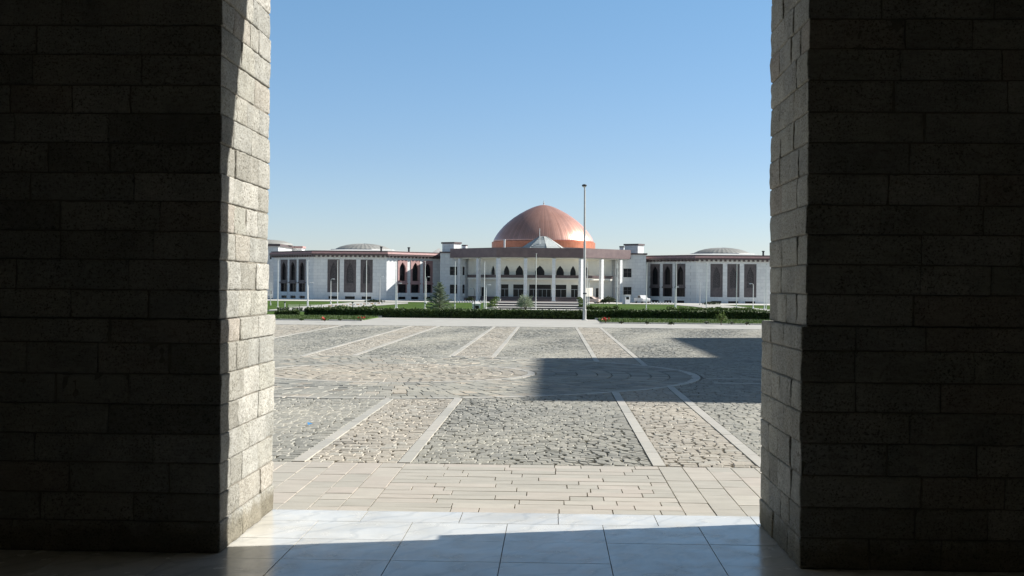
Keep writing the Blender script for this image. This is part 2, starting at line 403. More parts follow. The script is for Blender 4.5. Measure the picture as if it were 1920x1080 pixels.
def cob_region(b, xa, xb, wave, rowd=(.10,.15), colw=(.07,.16), circ=RO+.14, Y0=YB+.02, Y1=YE):
    y = Y0-.5
    while y < Y1+.3:
        d = random.uniform(*rowd); x = xa - random.uniform(0,.15)
        ph = random.uniform(-.02,.02)
        while x < xb:
            w = random.uniform(*colw); x2 = x+w
            if xb-x2 < .07: x2 = xb+.01
            def W(px, py):
                return py + wave*(.35*math.sin(.9*px+.23*py)+.22*math.sin(2.1*px-.5*py+1.3)) + ph*0
            sl = random.uniform(-.025,.025)
            e = random.uniform(-.012,.012)
            c = [(x,W(x,y)),(x2,W(x2,y)),(x2+sl,W(x2,y+d)),(x+sl,W(x,y+d)+e)]
            c = [(clampseg(px,xa,xb), clampseg(py,Y0,Y1)) for px,py in c]
            x = x2
            if max(p[1] for p in c)-min(p[1] for p in c) < .05 or c[1][0]-c[0][0] < .03: continue
            ins = sum(1 for p in c if math.hypot(p[0]-CX,p[1]-CY) < circ)
            if ins == 4: continue
            if ins: c = [push(p, circ) for p in c]
            ym = c[0][1]; xm = c[0][0]
            if xm/ym < -.30 or xm/ym > .27: continue
            stone(b, c)
        y += d
strips = [(-8.25,-5.66,'g',1),(-5.54,-4.55,'b',.15),(-4.43,-2.34,'g',1),(-2.22,-1.38,'b',.15),(-1.26,.92,'g',1),(1.04,1.87,'b',.15),(1.99,11,'g',1),(-15,-8.37,'b',.3)]
bg = MB(); bb = MB()
for xa,xb,k,w in strips:
    if xa == 1.99:       # cross band runs right from the circle
        cob_region(bg, xa, xb, w, Y1=21.55); cob_region(bg, xa, xb, w, Y0=22.75)
        cob_region(bg, xa, xb, .1, Y0=21.67, Y1=22.63)
    else: cob_region(bg if k=='g' else bb, xa, xb, w, colw=(.07,.16) if k=='g' else (.08,.17), rowd=(.10,.15))
# rings of radial stones
r = RI+.12; bp = MB()
while r < RO-.05:
    d = random.uniform(.24,.42); d = d if r+d < RO-.2 else RO-r
    n = int(2*math.pi*(r+d/2)/random.uniform(.20,.24)); ph = random.uniform(0,1)
    for i in range(n):
        a0 = 2*math.pi*(i+ph)/n; a1 = 2*math.pi*(i+1+ph)/n
        c = [(CX+(q)*math.cos(a), CY+q*math.sin(a)) for q,a in ((r,a1),(r,a0),(r+d,a0),(r+d,a1))][::-1]
        stone(bg if random.random() < .8 else bp, c, gap=.007)
    r += d
r = .25
while r < RI-.1:
    d = random.uniform(.16,.24); d = d if r+d < RI-.12 else RI-.0-r
    n = max(6,int(2*math.pi*(r+d/2)/.2)); ph = random.uniform(0,1)
    for i in range(n):
        a0 = 2*math.pi*(i+ph)/n; a1 = 2*math.pi*(i+1+ph)/n
        stone(bp, [(CX+(q)*math.cos(a), CY+q*math.sin(a)) for q,a in ((r,a1),(r,a0),(r+d,a0),(r+d,a1))][::-1])
    r += d
bp.prism([(CX+.24*math.cos(a*math.pi/6), CY+.24*math.sin(a*math.pi/6)) for a in range(12)], -.03, .001)
tag(bg.build('plaza_cobbles', COB_G), kind='structure')
tag(bb.build('plaza_cobbles', COB_B), kind='structure')
tag(bp.build('plaza_cobbles', COB_P), kind='structure')
# flat bands
b = MB()
def bandY(x, y0, y1):
    y = y0
    while y < y1:
        l = random.uniform(.7,1.0); ye = min(y+l, y1)
        if math.hypot(x-CX, (y+ye)/2-CY) > RO+.1: b.box(x-.056, x+.056, y+.004, ye-.004, -.03, .004+random.uniform(-.001,.001))
        y = ye
def circY(x):
    q = (RO+.1)**2-(x-CX)**2
    return math.sqrt(q) if q > 0 else None
for x in (-8.31,-5.6,-4.49,-2.28,-1.32,.98,1.93):
    q = circY(x)
    if q is None: bandY(x, YB+.02, YE)
    else: bandY(x, YB+.02, CY-q); bandY(x, CY+q, YE)
for y in (21.61,22.69):
    x = 2.75
    while x < 9: b.box(x, x+.8, y-.055, y+.055, -.03, .004); x += .806
for rr_, wd in ((RO,.15),(RI,.13)):
    n = int(2*math.pi*rr_/.5)
    for i in range(n):
        a0 = 2*math.pi*i/n+.004; a1 = 2*math.pi*(i+1)/n-.004; P = []
        for k in range(4): P.append((CX+(rr_+.1-.0)*math.cos(a0+(a1-a0)*k/3), CY+(rr_+.1)*math.sin(a0+(a1-a0)*k/3)))
        for k in range(3,-1,-1): P.append((CX+(rr_+.1-wd)*math.cos(a0+(a1-a0)*k/3), CY+(rr_+.1-wd)*math.sin(a0+(a1-a0)*k/3)))
        b.prism(P, -.03, .0035)
tag(b.build('paving_bands', BAND), kind='structure')
# concrete beyond the cobbles
b = MB()
b.box(-30, 30, YE+.01, 56.6, -.12, .006)
b.box(-9.2, 3.1, 56.6, 63.0, -.12, .004)
tag(b.build('concrete_walk', CONC), kind='structure')

# beige paved walk between threshold and cobbles
YM = 8.99
sheet('paved_walk_bed', [(-9,YM),(8,YM),(8,YB),(-9,YB)], -.02, GROUT)
b = MB()
def slab(x0,x1,y0,y1,g=.0028):
    z = random.uniform(-.0015,.0015); t = random.uniform(-.0015,.0015)
    j = lambda: random.uniform(0,.003)
    b.add([(x0+g,y0+g,-.05),(x1-g,y0+g,-.05),(x1-g,y1-g,-.05),(x0+g,y1-g,-.05),
           (x0+g+j(),y0+g+j(),z),(x1-g-j(),y0+g+j(),z+t),(x1-g-j(),y1-g-j(),z+t),(x0+g+j(),y1-g-j(),z)],
          [(4,5,6,7),(0,1,5,4),(1,2,6,5),(2,3,7,6),(3,0,4,7)])
y = YM+.005; n = 13; dr = (YB-YM-.01)/n
for k in range(n):
    x = -1.30-0
    while x < .96:
        w = random.uniform(.2,.62); x2 = x+w
        if .96-x2 < .12: x2 = .96
        slab(x, x2, y, y+dr); x = x2
    y += dr
for sgn, xs0, cnt in ((-1,-1.30,26),(1,.96,24)):
    for k in range(cnt):
        w = .205 + (.06 if k%5==4 else 0)
        xa = xs0 + sgn*k*.215; xb = xa + sgn*.215
        y = YM+.005-random.uniform(0,.25)
        while y < YB:
            l = random.uniform(.22,.62); y2 = min(y+l, YB-.005)
            if YB-y2 < .1: y2 = YB-.005
            slab(min(xa,xb), max(xa,xb), max(y,YM+.005), y2)
            y = y2+.0001
            if y >= YB-.01: break
tag(b.build('paved_walk', SLAB), kind='structure')

# polished marble floor inside the gateway
sheet('gateway_floor_bed', [(-8,-9),(7,-9),(7,YM-.002),(-8,YM-.002)], -.02, GROUT)
b = MB(); g = .0025
def mslab(x0,x1,y0,y1):
    z = .003+random.uniform(-.0008,.0008)
    b.add([(x0+g,y0+g,-.05),(x1-g,y0+g,-.05),(x1-g,y1-g,-.05),(x0+g,y1-g,-.05),
           (x0+g,y0+g,z),(x1-g,y0+g,z),(x1-g,y1-g,z),(x0+g,y1-g,z)], [(4,5,6,7),(0,1,5,4),(1,2,6,5),(2,3,7,6),(3,0,4,7)])
for k in range(-10,11): mslab(-.615+k*.672, -.615+(k+1)*.672, 8.575, YM)
for j in range(25):
    y1 = 8.575-.6*j; y0 = y1-.6
    for k in range(-10,12): mslab(-.286+k*.64, -.286+(k+1)*.64, y0, y1)
tag(b.build('gateway_floor', MARBLE), kind='structure')

# ------------------------------------------------------------------ gateway pillars of rough blocks
def block(b, x0,x1,y0,y1,z0,z1, res=.035, amp=.005):
    g = .0035; x0+=g; x1-=g; y0+=g; y1-=g; z0+=g; z1-=g
    n = [max(2,int((x1-x0)/res)+2), max(2,int((y1-y0)/res)+2), max(2,int((z1-z0)/res)+2)]
    lo = (x0,y0,z0); hi = (x1,y1,z1); idx = {}; vs = []; fs = []
    sd = random.uniform(0,100); off = random.uniform(-.004,.006); rr = random.uniform(.002,.007)
    cx = [(lo[i]+hi[i])/2 for i in range(3)]
    def vert(i,j,k):
        key = (i,j,k)
        if key in idx: return idx[key]
        def pos(a, i):
            if i == 0: return lo[a]
            if i == n[a]: return hi[a]
            if n[a] == 2: return (lo[a]+hi[a])/2
            return lo[a]+.009+(hi[a]-lo[a]-.018)*(i-1)/(n[a]-2)
        p = [pos(0,i), pos(1,j), pos(2,k)]
        t = (i,j,k); sgn = [(-1 if t[a]==0 else 1 if t[a]==n[a] else 0) for a in range(3)]
        e = sum(1 for a in sgn if a)
        if e >= 2:
            for a in range(3): p[a] -= sgn[a]*rr*(.45 if e==2 else .75)*random.uniform(.6,1.3)
        v = Vector((p[0]*7+sd, p[1]*7, p[2]*7)); w = Vector((p[0]*24, p[1]*24+sd, p[2]*24))
        d = noise.noise(v)*amp*1.3 + noise.noise(w)*amp + off
        for a in range(3): p[a] += sgn[a]*d if a < 2 else sgn[a]*d*.3
        idx[key] = len(vs); vs.append(tuple(p)); return idx[key]
    for j in range(n[1]):
        for k in range(n[2]):
            fs.append((vert(0,j+1,k),vert(0,j,k),vert(0,j,k+1),vert(0,j+1,k+1)))
            fs.append((vert(n[0],j,k),vert(n[0],j+1,k),vert(n[0],j+1,k+1),vert(n[0],j,k+1)))
    for i in range(n[0]):
        for k in range(n[2]):
            fs.append((vert(i,0,k),vert(i+1,0,k),vert(i+1,0,k+1),vert(i,0,k+1)))
            fs.append((vert(i+1,n[1],k),vert(i,n[1],k),vert(i,n[1],k+1),vert(i+1,n[1],k+1)))
        for j in range(n[1]):
            fs.append((vert(i,j,n[2]),vert(i+1,j,n[2]),vert(i+1,j+1,n[2]),vert(i,j+1,n[2])))
            fs.append((vert(i,j+1,0),vert(i+1,j+1,0),vert(i+1,j,0),vert(i,j,0)))
    b.add(vs, fs)
TOPZ = 5.6
def pillar(name, label, sx, xo, xu, yn, yf, yu_n, yu_f, xend):
    """sx: -1 left pillar (opening is on its +x side), +1 right pillar"""
    t = thing(name, (xo, (yn+yf)/2, 0), label, 'pillar')
    for part in ('plinth','shaft'):
        b = MB(); core = MB()
        if part == 'plinth': z, ze, X, y0, y1 = .004, 1.39, xo, yn, yf
        else: z, ze, X, y0, y1 = 1.39, TOPZ, xu, yu_n, yu_f
        q = .012
        cxa, cxb = (X+sx*q, xend)
        core.box(min(cxa,cxb), max(cxa,cxb), y0+q, y1-q, z, ze-.005)
        first = True
        while z < ze-.02:
            if part == 'plinth' and z > 1.1: h = ze-z
            else: h = random.uniform(.165,.186)
            if ze-z-h < .09: h = ze-z
            # stones along the reveal (inner face)
            L = y1-y0; cnt = random.choice((3,3,4)) ; cuts = [0]
            ws = [random.uniform(.7,1.4) for _ in range(cnt)]; s = sum(ws); a = 0
            for w in ws: a += w/s*L; cuts.append(a)
            la = random.uniform(.3,.72)
            for i in range(cnt):
                dep = la if i == 0 else (random.uniform(.3,.6) if i == cnt-1 else .22)
                xa, xb = X, X+sx*dep
                block(b, min(xa,xb), max(xa,xb), y0+cuts[i], y0+cuts[i+1], z, z+h)
            # near face, the side towards the camera
            x = X+sx*la
            while abs(x-X) < 2.2:
                l = random.uniform(.32,.72); x2 = x+sx*l
                block(b, min(x,x2), max(x,x2), y0, y0+.2, z, z+h); x = x2
            # outer face
            x = X+sx*dep
            while abs(x-X) < 2.2:
                l = random.uniform(.4,.8); x2 = x+sx*l
                block(b, min(x,x2), max(x,x2), y1-.2, y1, z, z+h, res=.09); x = x2
            if x2 != xend:
                core.box(min(x2,xend), max(x2,xend), y0+.004, y1-.004, z+.003, z+h-.003)
            z += h
        o = b.build(part, STONE, t, smooth=True); core.build('mortar_core', MORTAR, o)
    return t
pillar('gateway_pillar', 'rough pale stone pillar with sunlit inner face, left side of the gateway', -1, -1.955, -1.967, 7.49, 8.96, 7.50, 8.80, -5.4)
pillar('gateway_pillar', 'rough stone pillar with its inner face in shade, right side of the gateway', 1, 1.42, 1.447, 7.31, 8.70, 7.32, 8.57, 5.2)
# the dark hall we look out of
HALL = mottled('dark_plaster_hall', (.56,.54,.48), (.64,.62,.56), 1.5, .9, bstr=.3, bscale=20)
def hall(name, box, label, cat):
    b = MB(); b.box(*box); o = b.build(name, HALL, origin=((box[0]+box[1])/2,(box[2]+box[3])/2,box[4])); tag(o, label, cat); return o
hall('hall_wall', (-6.0,-5.41,-9,9.0,-.02,TOPZ), 'plastered side wall of the dark hall, on the left of the camera', 'wall')
hall('hall_wall', (5.21,5.8,-9,8.75,-.02,TOPZ), 'plastered side wall of the dark hall, on the right of the camera', 'wall')
hall('hall_wall', (-6.0,5.8,-9.6,-9.01,-.02,TOPZ), 'plastered rear wall of the dark hall behind the camera', 'wall')
o = hall('hall_ceiling', (-6.0,5.8,-9.6,9.0,TOPZ+.002,TOPZ+.5), 'flat plastered ceiling over the dark hall', 'ceiling'); 
b = MB(); b.box(-1.96,1.44,7.5,8.55,4.7,TOPZ); tag(b.build('gateway_lintel', STONE, origin=(-.26,8,4.7)), 'rough stone lintel spanning the top of the gateway opening', 'lintel')

# ------------------------------------------------------------------ palace wing at right, outside the frame: casts the shadow on the plaza
SUN_EL = R(32); SUN_AZ = math.atan2(.25,.97)     # direction towards the sun, from +X towards +Y
H1 = 15.0; off = H1/math.tan(SUN_EL); ox = off*math.cos(SUN_AZ); oy = off*math.sin(SUN_AZ)
t = thing('palace_wing', (ox+8,28,0), 'stone palace wing standing beyond the right pillar, its shadow on the plaza', 'building')
b = MB(); x0 = -.35+ox
ya, yb_, yc = 17.9+oy, 28.6+oy, 41.0+oy
b.tf = Matrix.Translation((x0,yb_,0)) @ Matrix.Rotation(R(-90),4,'Z')   # panel x runs along -Y, outside faces -X
nwin = [(1.5+k*3.4, 2.9+k*3.4, z, z+2.2) for k in range(3) for z in (1.2,5.2,10.4)]
b.wall(0, yb_-ya, 0, H1-.35, nwin, .35)
b.tf = Matrix.Translation((x0+4.1,yc,0)) @ Matrix.Rotation(R(-90),4,'Z')
nw2 = [(1.2+k*3.6, 2.6+k*3.6, z, z+2.2) for k in range(3) for z in (1.2,5.2,10.4)]
b.wall(0, yc-yb_, 0, H1-.35, nw2, .35)
b.tf = None
b.quad((x0,ya,0),(x0+22,ya,0),(x0+22,ya,H1-.35),(x0,ya,H1-.35)); b.quad((x0+22,yc,0),(x0+4.1,yc,0),(x0+4.1,yc,H1-.35),(x0+22,yc,H1-.35))
b.quad((x0+4.1,yb_,0),(x0,yb_,0),(x0,yb_,H1-.35),(x0+4.1,yb_,H1-.35)); b.quad((x0+22,ya,0),(x0+22,yc,0),(x0+22,yc,H1-.35),(x0+22,ya,H1-.35))
b.build('wall', CREAM, t)
b = MB(); b.prism([(x0,ya),(x0+22,ya),(x0+22,yc),(x0+4.1,yc),(x0+4.1,yb_),(x0,yb_)], H1-.34, H1); b.build('roof', GREYROOF, t)
for k in range(3):
    for z in (1.2,5.2,10.4):
        b = MB(); yy = yb_-(1.5+k*3.4); b.box(x0+.3,x0+.34,yy-1.4,yy,z,z+2.2); b.build('window', GLASS, t)
        b = MB(); yy = yc-(1.2+k*3.6); b.box(x0+4.4,x0+4.44,yy-1.4,yy,z,z+2.2); b.build('window', GLASS, t)

# ------------------------------------------------------------------ parliament: octagonal pavilions
def T(x,y,z,rz=0): return Matrix.Translation((x,y,z)) @ Matrix.Rotation(rz,4,'Z')
def octa(r, cx=0, cy=0): return [(cx+r*math.cos(R(22.5+45*k)), cy+r*math.sin(R(22.5+45*k))) for k in range(8)]
def pavilion(name, loc, label):
    cx, cy, cz = loc; AP = 20.5; S = 8.5; H = 10.35; CR = AP/math.cos(R(22.5))
    t = thing(name, loc, label, 'building')
    wb = MB(); wins = []
    wz0, wz1 = 1.75, 9.4
    for k in range(8):
        ang = R(45*k)                         # k=0 front (-Y), 1 right-front, 7 left-front
        wb.tf = T(cx,cy,cz) @ Matrix.Rotation(ang,4,'Z') @ Matrix.Translation((0,-AP,0))
        holes = []
        if k in (0,1,7):
            for c in (-3.85,0,3.85):
                holes.append((c-1.42,c+1.42,wz0,wz1)); holes.append((c-1.15,c+1.15,.2,.85))
        wb.wall(-S-.0, S+.0, 0, H, holes, .5)
        for h in holes: wins.append((k, wb.tf.copy(), h))
    wb.tf = T(cx,cy,cz); wb.prism(octa(CR-.3), H-.1, H-.02)
    wb.build('wall', WHITE, t)
    for k, tf, (a,c,z0,z1) in wins:
        m = (a+c)/2
        if z1 < 1: 
            p = MB(tf); p.box(a,c,.3,.36,z0,z1); p.build('basement_window', GLASS, t); continue
        if k == 0:
            p = MB(tf); p.arch(a+.01,c-.01,z0+.01,z1-.01, m-.8,m+.8,z0+2.2,z1-.7,.12,.3); p.box(a+.01,c-.01,.06,.119,z0+1.7,z0+1.9)
            f = p.build('window', DKFRAME, t)
            p = MB(tf); p.box(a,c,.36,.42,z0,z1); p.build('lattice_screen', LATT, f)
        else:
            mat = PINK if k == 1 else DKFRAME  # sunlit tone put into the right-front frame colour; other sides stay dark
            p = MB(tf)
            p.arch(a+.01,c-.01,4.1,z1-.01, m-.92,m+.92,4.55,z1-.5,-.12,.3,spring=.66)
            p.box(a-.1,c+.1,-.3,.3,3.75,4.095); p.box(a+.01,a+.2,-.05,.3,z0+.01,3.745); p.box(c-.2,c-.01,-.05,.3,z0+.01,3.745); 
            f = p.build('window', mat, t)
            p = MB(tf); p.box(a,c,.36,.42,z0,z1)
            for zz in (z0+1.0,): p.box(a,c,.28,.34,zz,zz+.1)
            for xx in (m-.05,): p.box(xx,xx+.1,.28,.34,z0,z1)
            p.build('pane', GLASS, f)
    # cornice: dark brown vertical band, brackets and a sloping pink coping
    p = MB(T(cx,cy,cz))
    p.prism(octa(CR+1.0), H, H+.36); p.prism(octa(CR+.62), H+.861, H+1.06)
    cor = p.build('cornice', BROWN, t)
    p = MB(T(cx,cy,cz))
    o1 = octa(CR+1.1); o2 = octa(CR+.8)
    n = 8; p.add([(x,y,H+.365) for x,y in o1]+[(x,y,H+.80) for x,y in o2]+[(x,y,H+.86) for x,y in octa(CR-1)],
                 [(i,(i+1)%8,8+(i+1)%8,8+i) for i in range(8)]+[(8+i,8+(i+1)%8,16+(i+1)%8,16+i) for i in range(8)]+[tuple(range(16,24))]+[tuple(range(7,-1,-1))])
    p.build('coping', PINK, cor)
    for k in (0,1,7):
        tfb = T(cx,cy,cz) @ Matrix.Rotation(R(45*k),4,'Z') @ Matrix.Translation((0,-AP,0))
        x = -S
        while x < S: p = MB(tfb); p.box(x, x+.45, -.75, -.02, H-.42, H-.01); x += 1.06; p.build('bracket', BROWN, cor)
    # roof and low ribbed dome
    p = MB(T(cx,cy,cz)); p.lathe([(CR-2,H+1.04),(8.2,H+1.75),(8.2,H+1.9)], n=8, ph=R(22.5)); p.build('roof', mottled('light_roof', (.5,.5,.48), (.6,.6,.58), .5, .7) if 'LR' not in globals() else LR, t)
    p = MB(T(cx,cy,cz)); nn = 72; prof = [(6.9,H+1.91),(6.7,H+2.1),(5.6,H+2.6),(4.2,H+3.0),(2.6,H+3.25),(1.0,H+3.38),(.2,H+3.4)]
    vs=[];fs=[]
    for r_, z_ in prof:
        for i in range(nn):
            a = 2*math.pi*i/nn; rr2 = r_*(1 + (.004 if i%2 else -.004)); vs.append((rr2*math.cos(a), rr2*math.sin(a), z_+(.018 if i%2 else -.018)))
    for k in range(len(prof)-1):
        for i in range(nn): fs.append((k*nn+i,k*nn+(i+1)%nn,(k+1)*nn+(i+1)%nn,(k+1)*nn+i))
    fs.append(tuple((len(prof)-1)*nn+i for i in range(nn))); p.add(vs,fs)
    p.build('dome', GREYROOF, t)
    for (x,y) in ((7,-19),(13,-15)):
        p = MB(T(cx+x,cy+y,cz)); p.lathe([(.22,H+.9),(.22,H+1.9),(.34,H+1.9),(.34,H+2.15)], n=10); p.build('roof_vent', DARKM, t)
    return t
LR = mottled('light_roof_felt', (.5,.5,.48), (.62,.62,.6), .5, .7)
pavL = pavilion('pavilion_building', (-46.8, 314.5, -1.85), 'white octagonal pavilion with pink framed arched windows, left of the copper dome')
pavR = copy_tree(pavL); pavR.location = (41.6, 314.5, -2.15)
pavR['label'] = 'white octagonal pavilion with dark lattice windows, right of the copper dome'

# ------------------------------------------------------------------ parliament: central building
PX, PY = -2.83, 288.0
t = thing('parliament_building', (PX, PY, GZ), 'long white parliament building with columned portico under a big copper dome', 'building')
HF = 9.8; D = 11.4
ent = [(-HF-D,PY+D),(-HF,PY),(HF,PY),(HF+D,PY+D)]
# body walls
b = MB()
for sx in (-1,1):
    x0, x1 = (PX-HF-D+.2, -26.4) if sx < 0 else (PX+HF+D-.2, 22.0)
    b.tf = None
    xa, xb = min(x0,x1)-.0, max(x0,x1)
    # extend behind the portico end
    if sx < 0: xb += 3.4
    else: xa -= 3.4
    holes = []
    for px0,px1 in (((843.5,857),(864.5,871)) if sx < 0 else ((1156,1162),(1169,1184))):
        for (pa,pb) in (((500,516),(533.5,550.5)) if sx < 0 else ((503.5,520),(538,554.5))):
            p = onY(px0,pa,300); q = onY(px1,pb,300); holes.append((p.x,q.x,q.z,p.z))
    b.tf = Matrix.Translation((0,300,0)); b.wall(xa, xb, GZ, 9.35, holes, .35)
    for h in holes:
        w = MB(Matrix.Translation((0,300,0))); w.box(h[0],h[1],.25,.3,h[2],h[3]); 
        o = w.build('window', GLASS, t)
        w = MB(Matrix.Translation((0,300,0))); m = (h[0]+h[1])/2
        w.box(m-.05,m+.05,.15,.24,h[2],h[3]); zz = h[2]+(h[3]-h[2])*.6; w.box(h[0],h[1],.16,.23,zz-.05,zz+.05); w.build('mullion', DKFRAME, o)
b.tf = None
b.box(-26.3, 22, 300.6, 345, GZ, 9.34)
b.build('wall', WHITE, t)
w = MB(); w.box(-26.6, 22.3, 299.7, 345.3, 9.36, 9.7); w.build('roof_coping', BROWN, t)
# loggia wall (inner polygon)
IH = 8.9; IY = 292.0; DI = 8.0
b = MB(Matrix.Translation((PX,IY,0)))
farch = [(-7.6,.75),(-4.65,.98),(0,1.2),(4.65,.98),(7.6,.75)]
doors = [(-9+.15,-7.15),(-6.05,-3.7),(-2.4,2.6),(3.65,6.1),(7.2,8.75)]
holes = [(c-w_,c+w_,3.9,6.55) for c,w_ in farch] + [(a,c,-.7,2.1) for a,c in doors]
b.wall(-IH, IH, GZ, 8.3, holes, .4)
for sx in (-1,1):
    b.tf = T(PX+sx*IH,IY,0,R(45*sx)) if sx > 0 else T(PX-IH,IY,0,R(-45)) @ Matrix.Translation((-DI*1.414,0,0))
    L = DI*1.414
    if sx > 0: sh = [(2.0,3.4,3.9,6.55),(5.8,6.9,-.7,1.4)]
    else: sh = [(L-3.4,L-2.0,3.9,6.55),(L-6.9,L-5.8,-.7,1.4)]
    b.wall(0, L, GZ, 8.3, sh, .4)
    for h in sh:
        w = MB(b.tf.copy()); w.box(h[0],h[1],.34,.4,h[2],h[3])
        if h[2] > 2:
            o = w.build('arched_window', GLASS, t); w = MB(b.tf.copy()); w.arch(h[0],h[1],h[2],h[3],h[0]+.08,h[1]-.08,h[2],h[3]-.1,-.02,.3,spring=.5); w.build('frame', CREAM, o)
        else: w.build('door', BRONZE, t)
b.build('loggia_wall', CREAM, t)
for c,w_ in farch:
    w = MB(Matrix.Translation((PX,IY,0))); w.box(c-w_,c+w_,.34,.4,3.9,6.55); o = w.build('arched_window', GLASS, t)
    w = MB(Matrix.Translation((PX,IY,0))); w.arch(c-w_,c+w_,3.9,6.55,c-w_+.12,c+w_-.12,3.9,6.45,-.03,.3,spring=.45); w.build('frame', CREAM, o)
for a,c in doors:
    w = MB(Matrix.Translation((PX,IY,0))); w.box(a,c,.34,.4,-.7,2.1); o = w.build('door', BRONZE, t)
    w = MB(Matrix.Translation((PX,IY,0)))
    w.box(a,c,.2,.33,1.0,1.1); n = max(2,round((c-a)/1.0))
    for i in range(1,n): xx = a+(c-a)*i/n; w.box(xx-.04,xx+.04,.2,.33,-.7,1.0)
    w.build('door_frame', GPAINT, o)
def poly_band(half, y, d, z0, z1, th):
    """open polygonal strip, thickness th inwards"""
    k = th*math.tan(R(22.5))
    P = [(PX-half-d,y+d),(PX-half,y),(PX+half,y),(PX+half+d,y+d)]
    Q = [(PX+half+d-th*.707,y+d+th*.707),(PX+half-k,y+th),(PX-half+k,y+th),(PX-half-d+th*.707,y+d+th*.707)]
    return P+Q
w = MB(); 
def addband(w, half, y, d, z0, z1, th):
    q = poly_band(half,y,d,z0,z1,th)
    for i in range(3):
        A = [q[i],q[i+1],q[7-(i+1)],q[7-i]]; w.prism(A, z0, z1)
addband(w, IH+.62, IY-1.5, DI-.5, 3.62, 4.28, .16); bal = w.build('balcony_railing', BROWN, t)
w = MB(); addband(w, IH+.58, IY-1.42, DI-.5, 3.2, 3.6, 1.4); w.build('balcony_slab', CREAM, t)
# fascia and soffit
w = MB(); addband(w, HF, PY, D, 8.28, 10.4, .6); w.build('fascia', mottled('brown_fascia_granite', (.14,.095,.095), (.20,.14,.135), .8, .5), t)
w = MB(); w.prism([(PX-HF-D+.9,PY+D-.0),(PX-HF+.25,PY+.65),(PX+HF-.25,PY+.65),(PX+HF+D-.9,PY+D-.0)], 8.02, 8.22); w.build('soffit', CREAM, t)
w = MB(); w.prism([(PX-HF-D+.9,300.5),(PX-HF-D+.9,PY+D),(PX-HF+.3,PY+.7),(PX+HF-.3,PY+.7),(PX+HF+D-.9,PY+D),(PX+HF+D-.9,300.5)], 9.9, 10.1); w.build('roof', GREYROOF, t)
# podium
w = MB(); w.prism([(PX-IH-DI,300),(PX-IH-1.3,IY-3),(PX+IH+1.3,IY-3),(PX+IH+DI,300)], GZ, -.72)
w.prism([(PX-IH-DI-1,300),(PX-IH-1.9,IY-3.6),(PX+IH+1.9,IY-3.6),(PX+IH+DI+1,300)], GZ, -1.1); w.build('podium', BROWN, t)
# columns
cols = [(-9.35,.55),(-3.2,.55),(3.2,.55),(9.35,.55)]
def column(x, y, rz):
    w = MB(T(x,y,0,rz)); w.box(-.38,.38,-.38,.38,-1.55,8.0); w.box(-.5,.5,-.5,.5,GZ,-1.55); w.build('column', WHITE, t)
for x,y in cols: column(PX+x, PY+y, R(45) if abs(x) > 9 else 0)
for tt in (6.6,13.0):
    for sx in (-1,1): column(PX+sx*(HF+tt*.707-.35), PY+tt*.707+.35, R(45*sx))
# dome
DC = onY(1019,455,325); DCX = DC.x; DY = 325; s_ = DY/F
w = MB(T(DCX,DY,0)); zt = onY(1019,455,DY).z
prof = [(94.5,-70.5),(93.6,-67.5),(91,-62),(87,-55.5),(82,-49),(75,-41),(67,-33.5),(57,-25.5),(45,-17.5),(33,-10.8),(22,-5.6),(14,-2.7),(8,-1.1),(3,-.3),(1,0)]
zap = onY(1019,384,DY).z
w.lathe([(r_*s_, zap+z_*s_) for r_,z_ in prof], n=128)
w2 = MB(); 
dthing = w.build('dome', COPPER, t, smooth=True)
# give the dome its own local origin for the radial seams
dthing.data.transform(Matrix.Translation((-(DCX-PX), -(DY-PY), 0))); dthing.location = (DCX-PX, DY-PY, 0); org[dthing.name] = (DCX,DY,GZ)
w = MB(T(DCX,DY,0)); zr = zap-70.5*s_; w.lathe([(97*s_,zr-1.6),(97*s_,zr-.05),(94.6*s_,zr-.02)], n=96); 
w.build('dome_ring', COPRING, dthing)
w = MB(T(DCX,DY,0)); w.lathe([(96*s_,8.5),(96*s_,zr-1.6)], n=64); w.build('drum', WHITE, t)
w = MB(T(DCX,DY,0)); w.tube([(0,0,zap-.1),(0,0,zap+1.1)], [.14,.05]); w.lathe([(.05,zap+.25),(.26,zap+.4),(.05,zap+.55)], n=12); w.build('finial', GPAINT, dthing)
# skylight pyramid
SY = 306.5; sc = onY(1018,463,SY); zt = onY(1015,443.5,SY).z; 
w = MB(T(sc.x,SY,0)); hw = 5.7
w.lathe([(hw,10.2),(hw*.98,10.6),(hw*.62,(10.6+zt)/2-.05),(.9,zt),(.1,zt+.05)], n=8, ph=R(10)); sk = w.build('skylight', SKYL, t)
w = MB(T(sc.x,SY,0))
for k in range(1,7):
    f = k/7; r0 = .9+(hw*.98-.9)*(1-f); z = 10.6+(zt-10.6)*f
    pts = [((r0+.03)*math.cos(R(10+45*i)), (r0+.03)*math.sin(R(10+45*i)), z+.06) for i in range(9)]
    w.tube(pts, .035, n=4)
for i in range(8):
    a = R(10+45*i); w.tube([(hw*math.cos(a),hw*math.sin(a),10.63),(.9*math.cos(a),.9*math.sin(a),zt+.03)], .06, n=4)
w.build('glazing_bar', GREYROOF, sk)
p = onY(1012,428,303.0); w = MB(T(p.x,303,0)); w.tube([(0,0,10.0),(0,0,p.z)], [.12,.07]); w.build('mast', WPAINT, t)
p = onY(946,449,304.0); w = MB(T(p.x,304,0)); w.lathe([(.22,9.8),(.22,p.z-.2),(.3,p.z-.2),(.3,p.z)], n=12); w.build('flue', WPAINT, t)
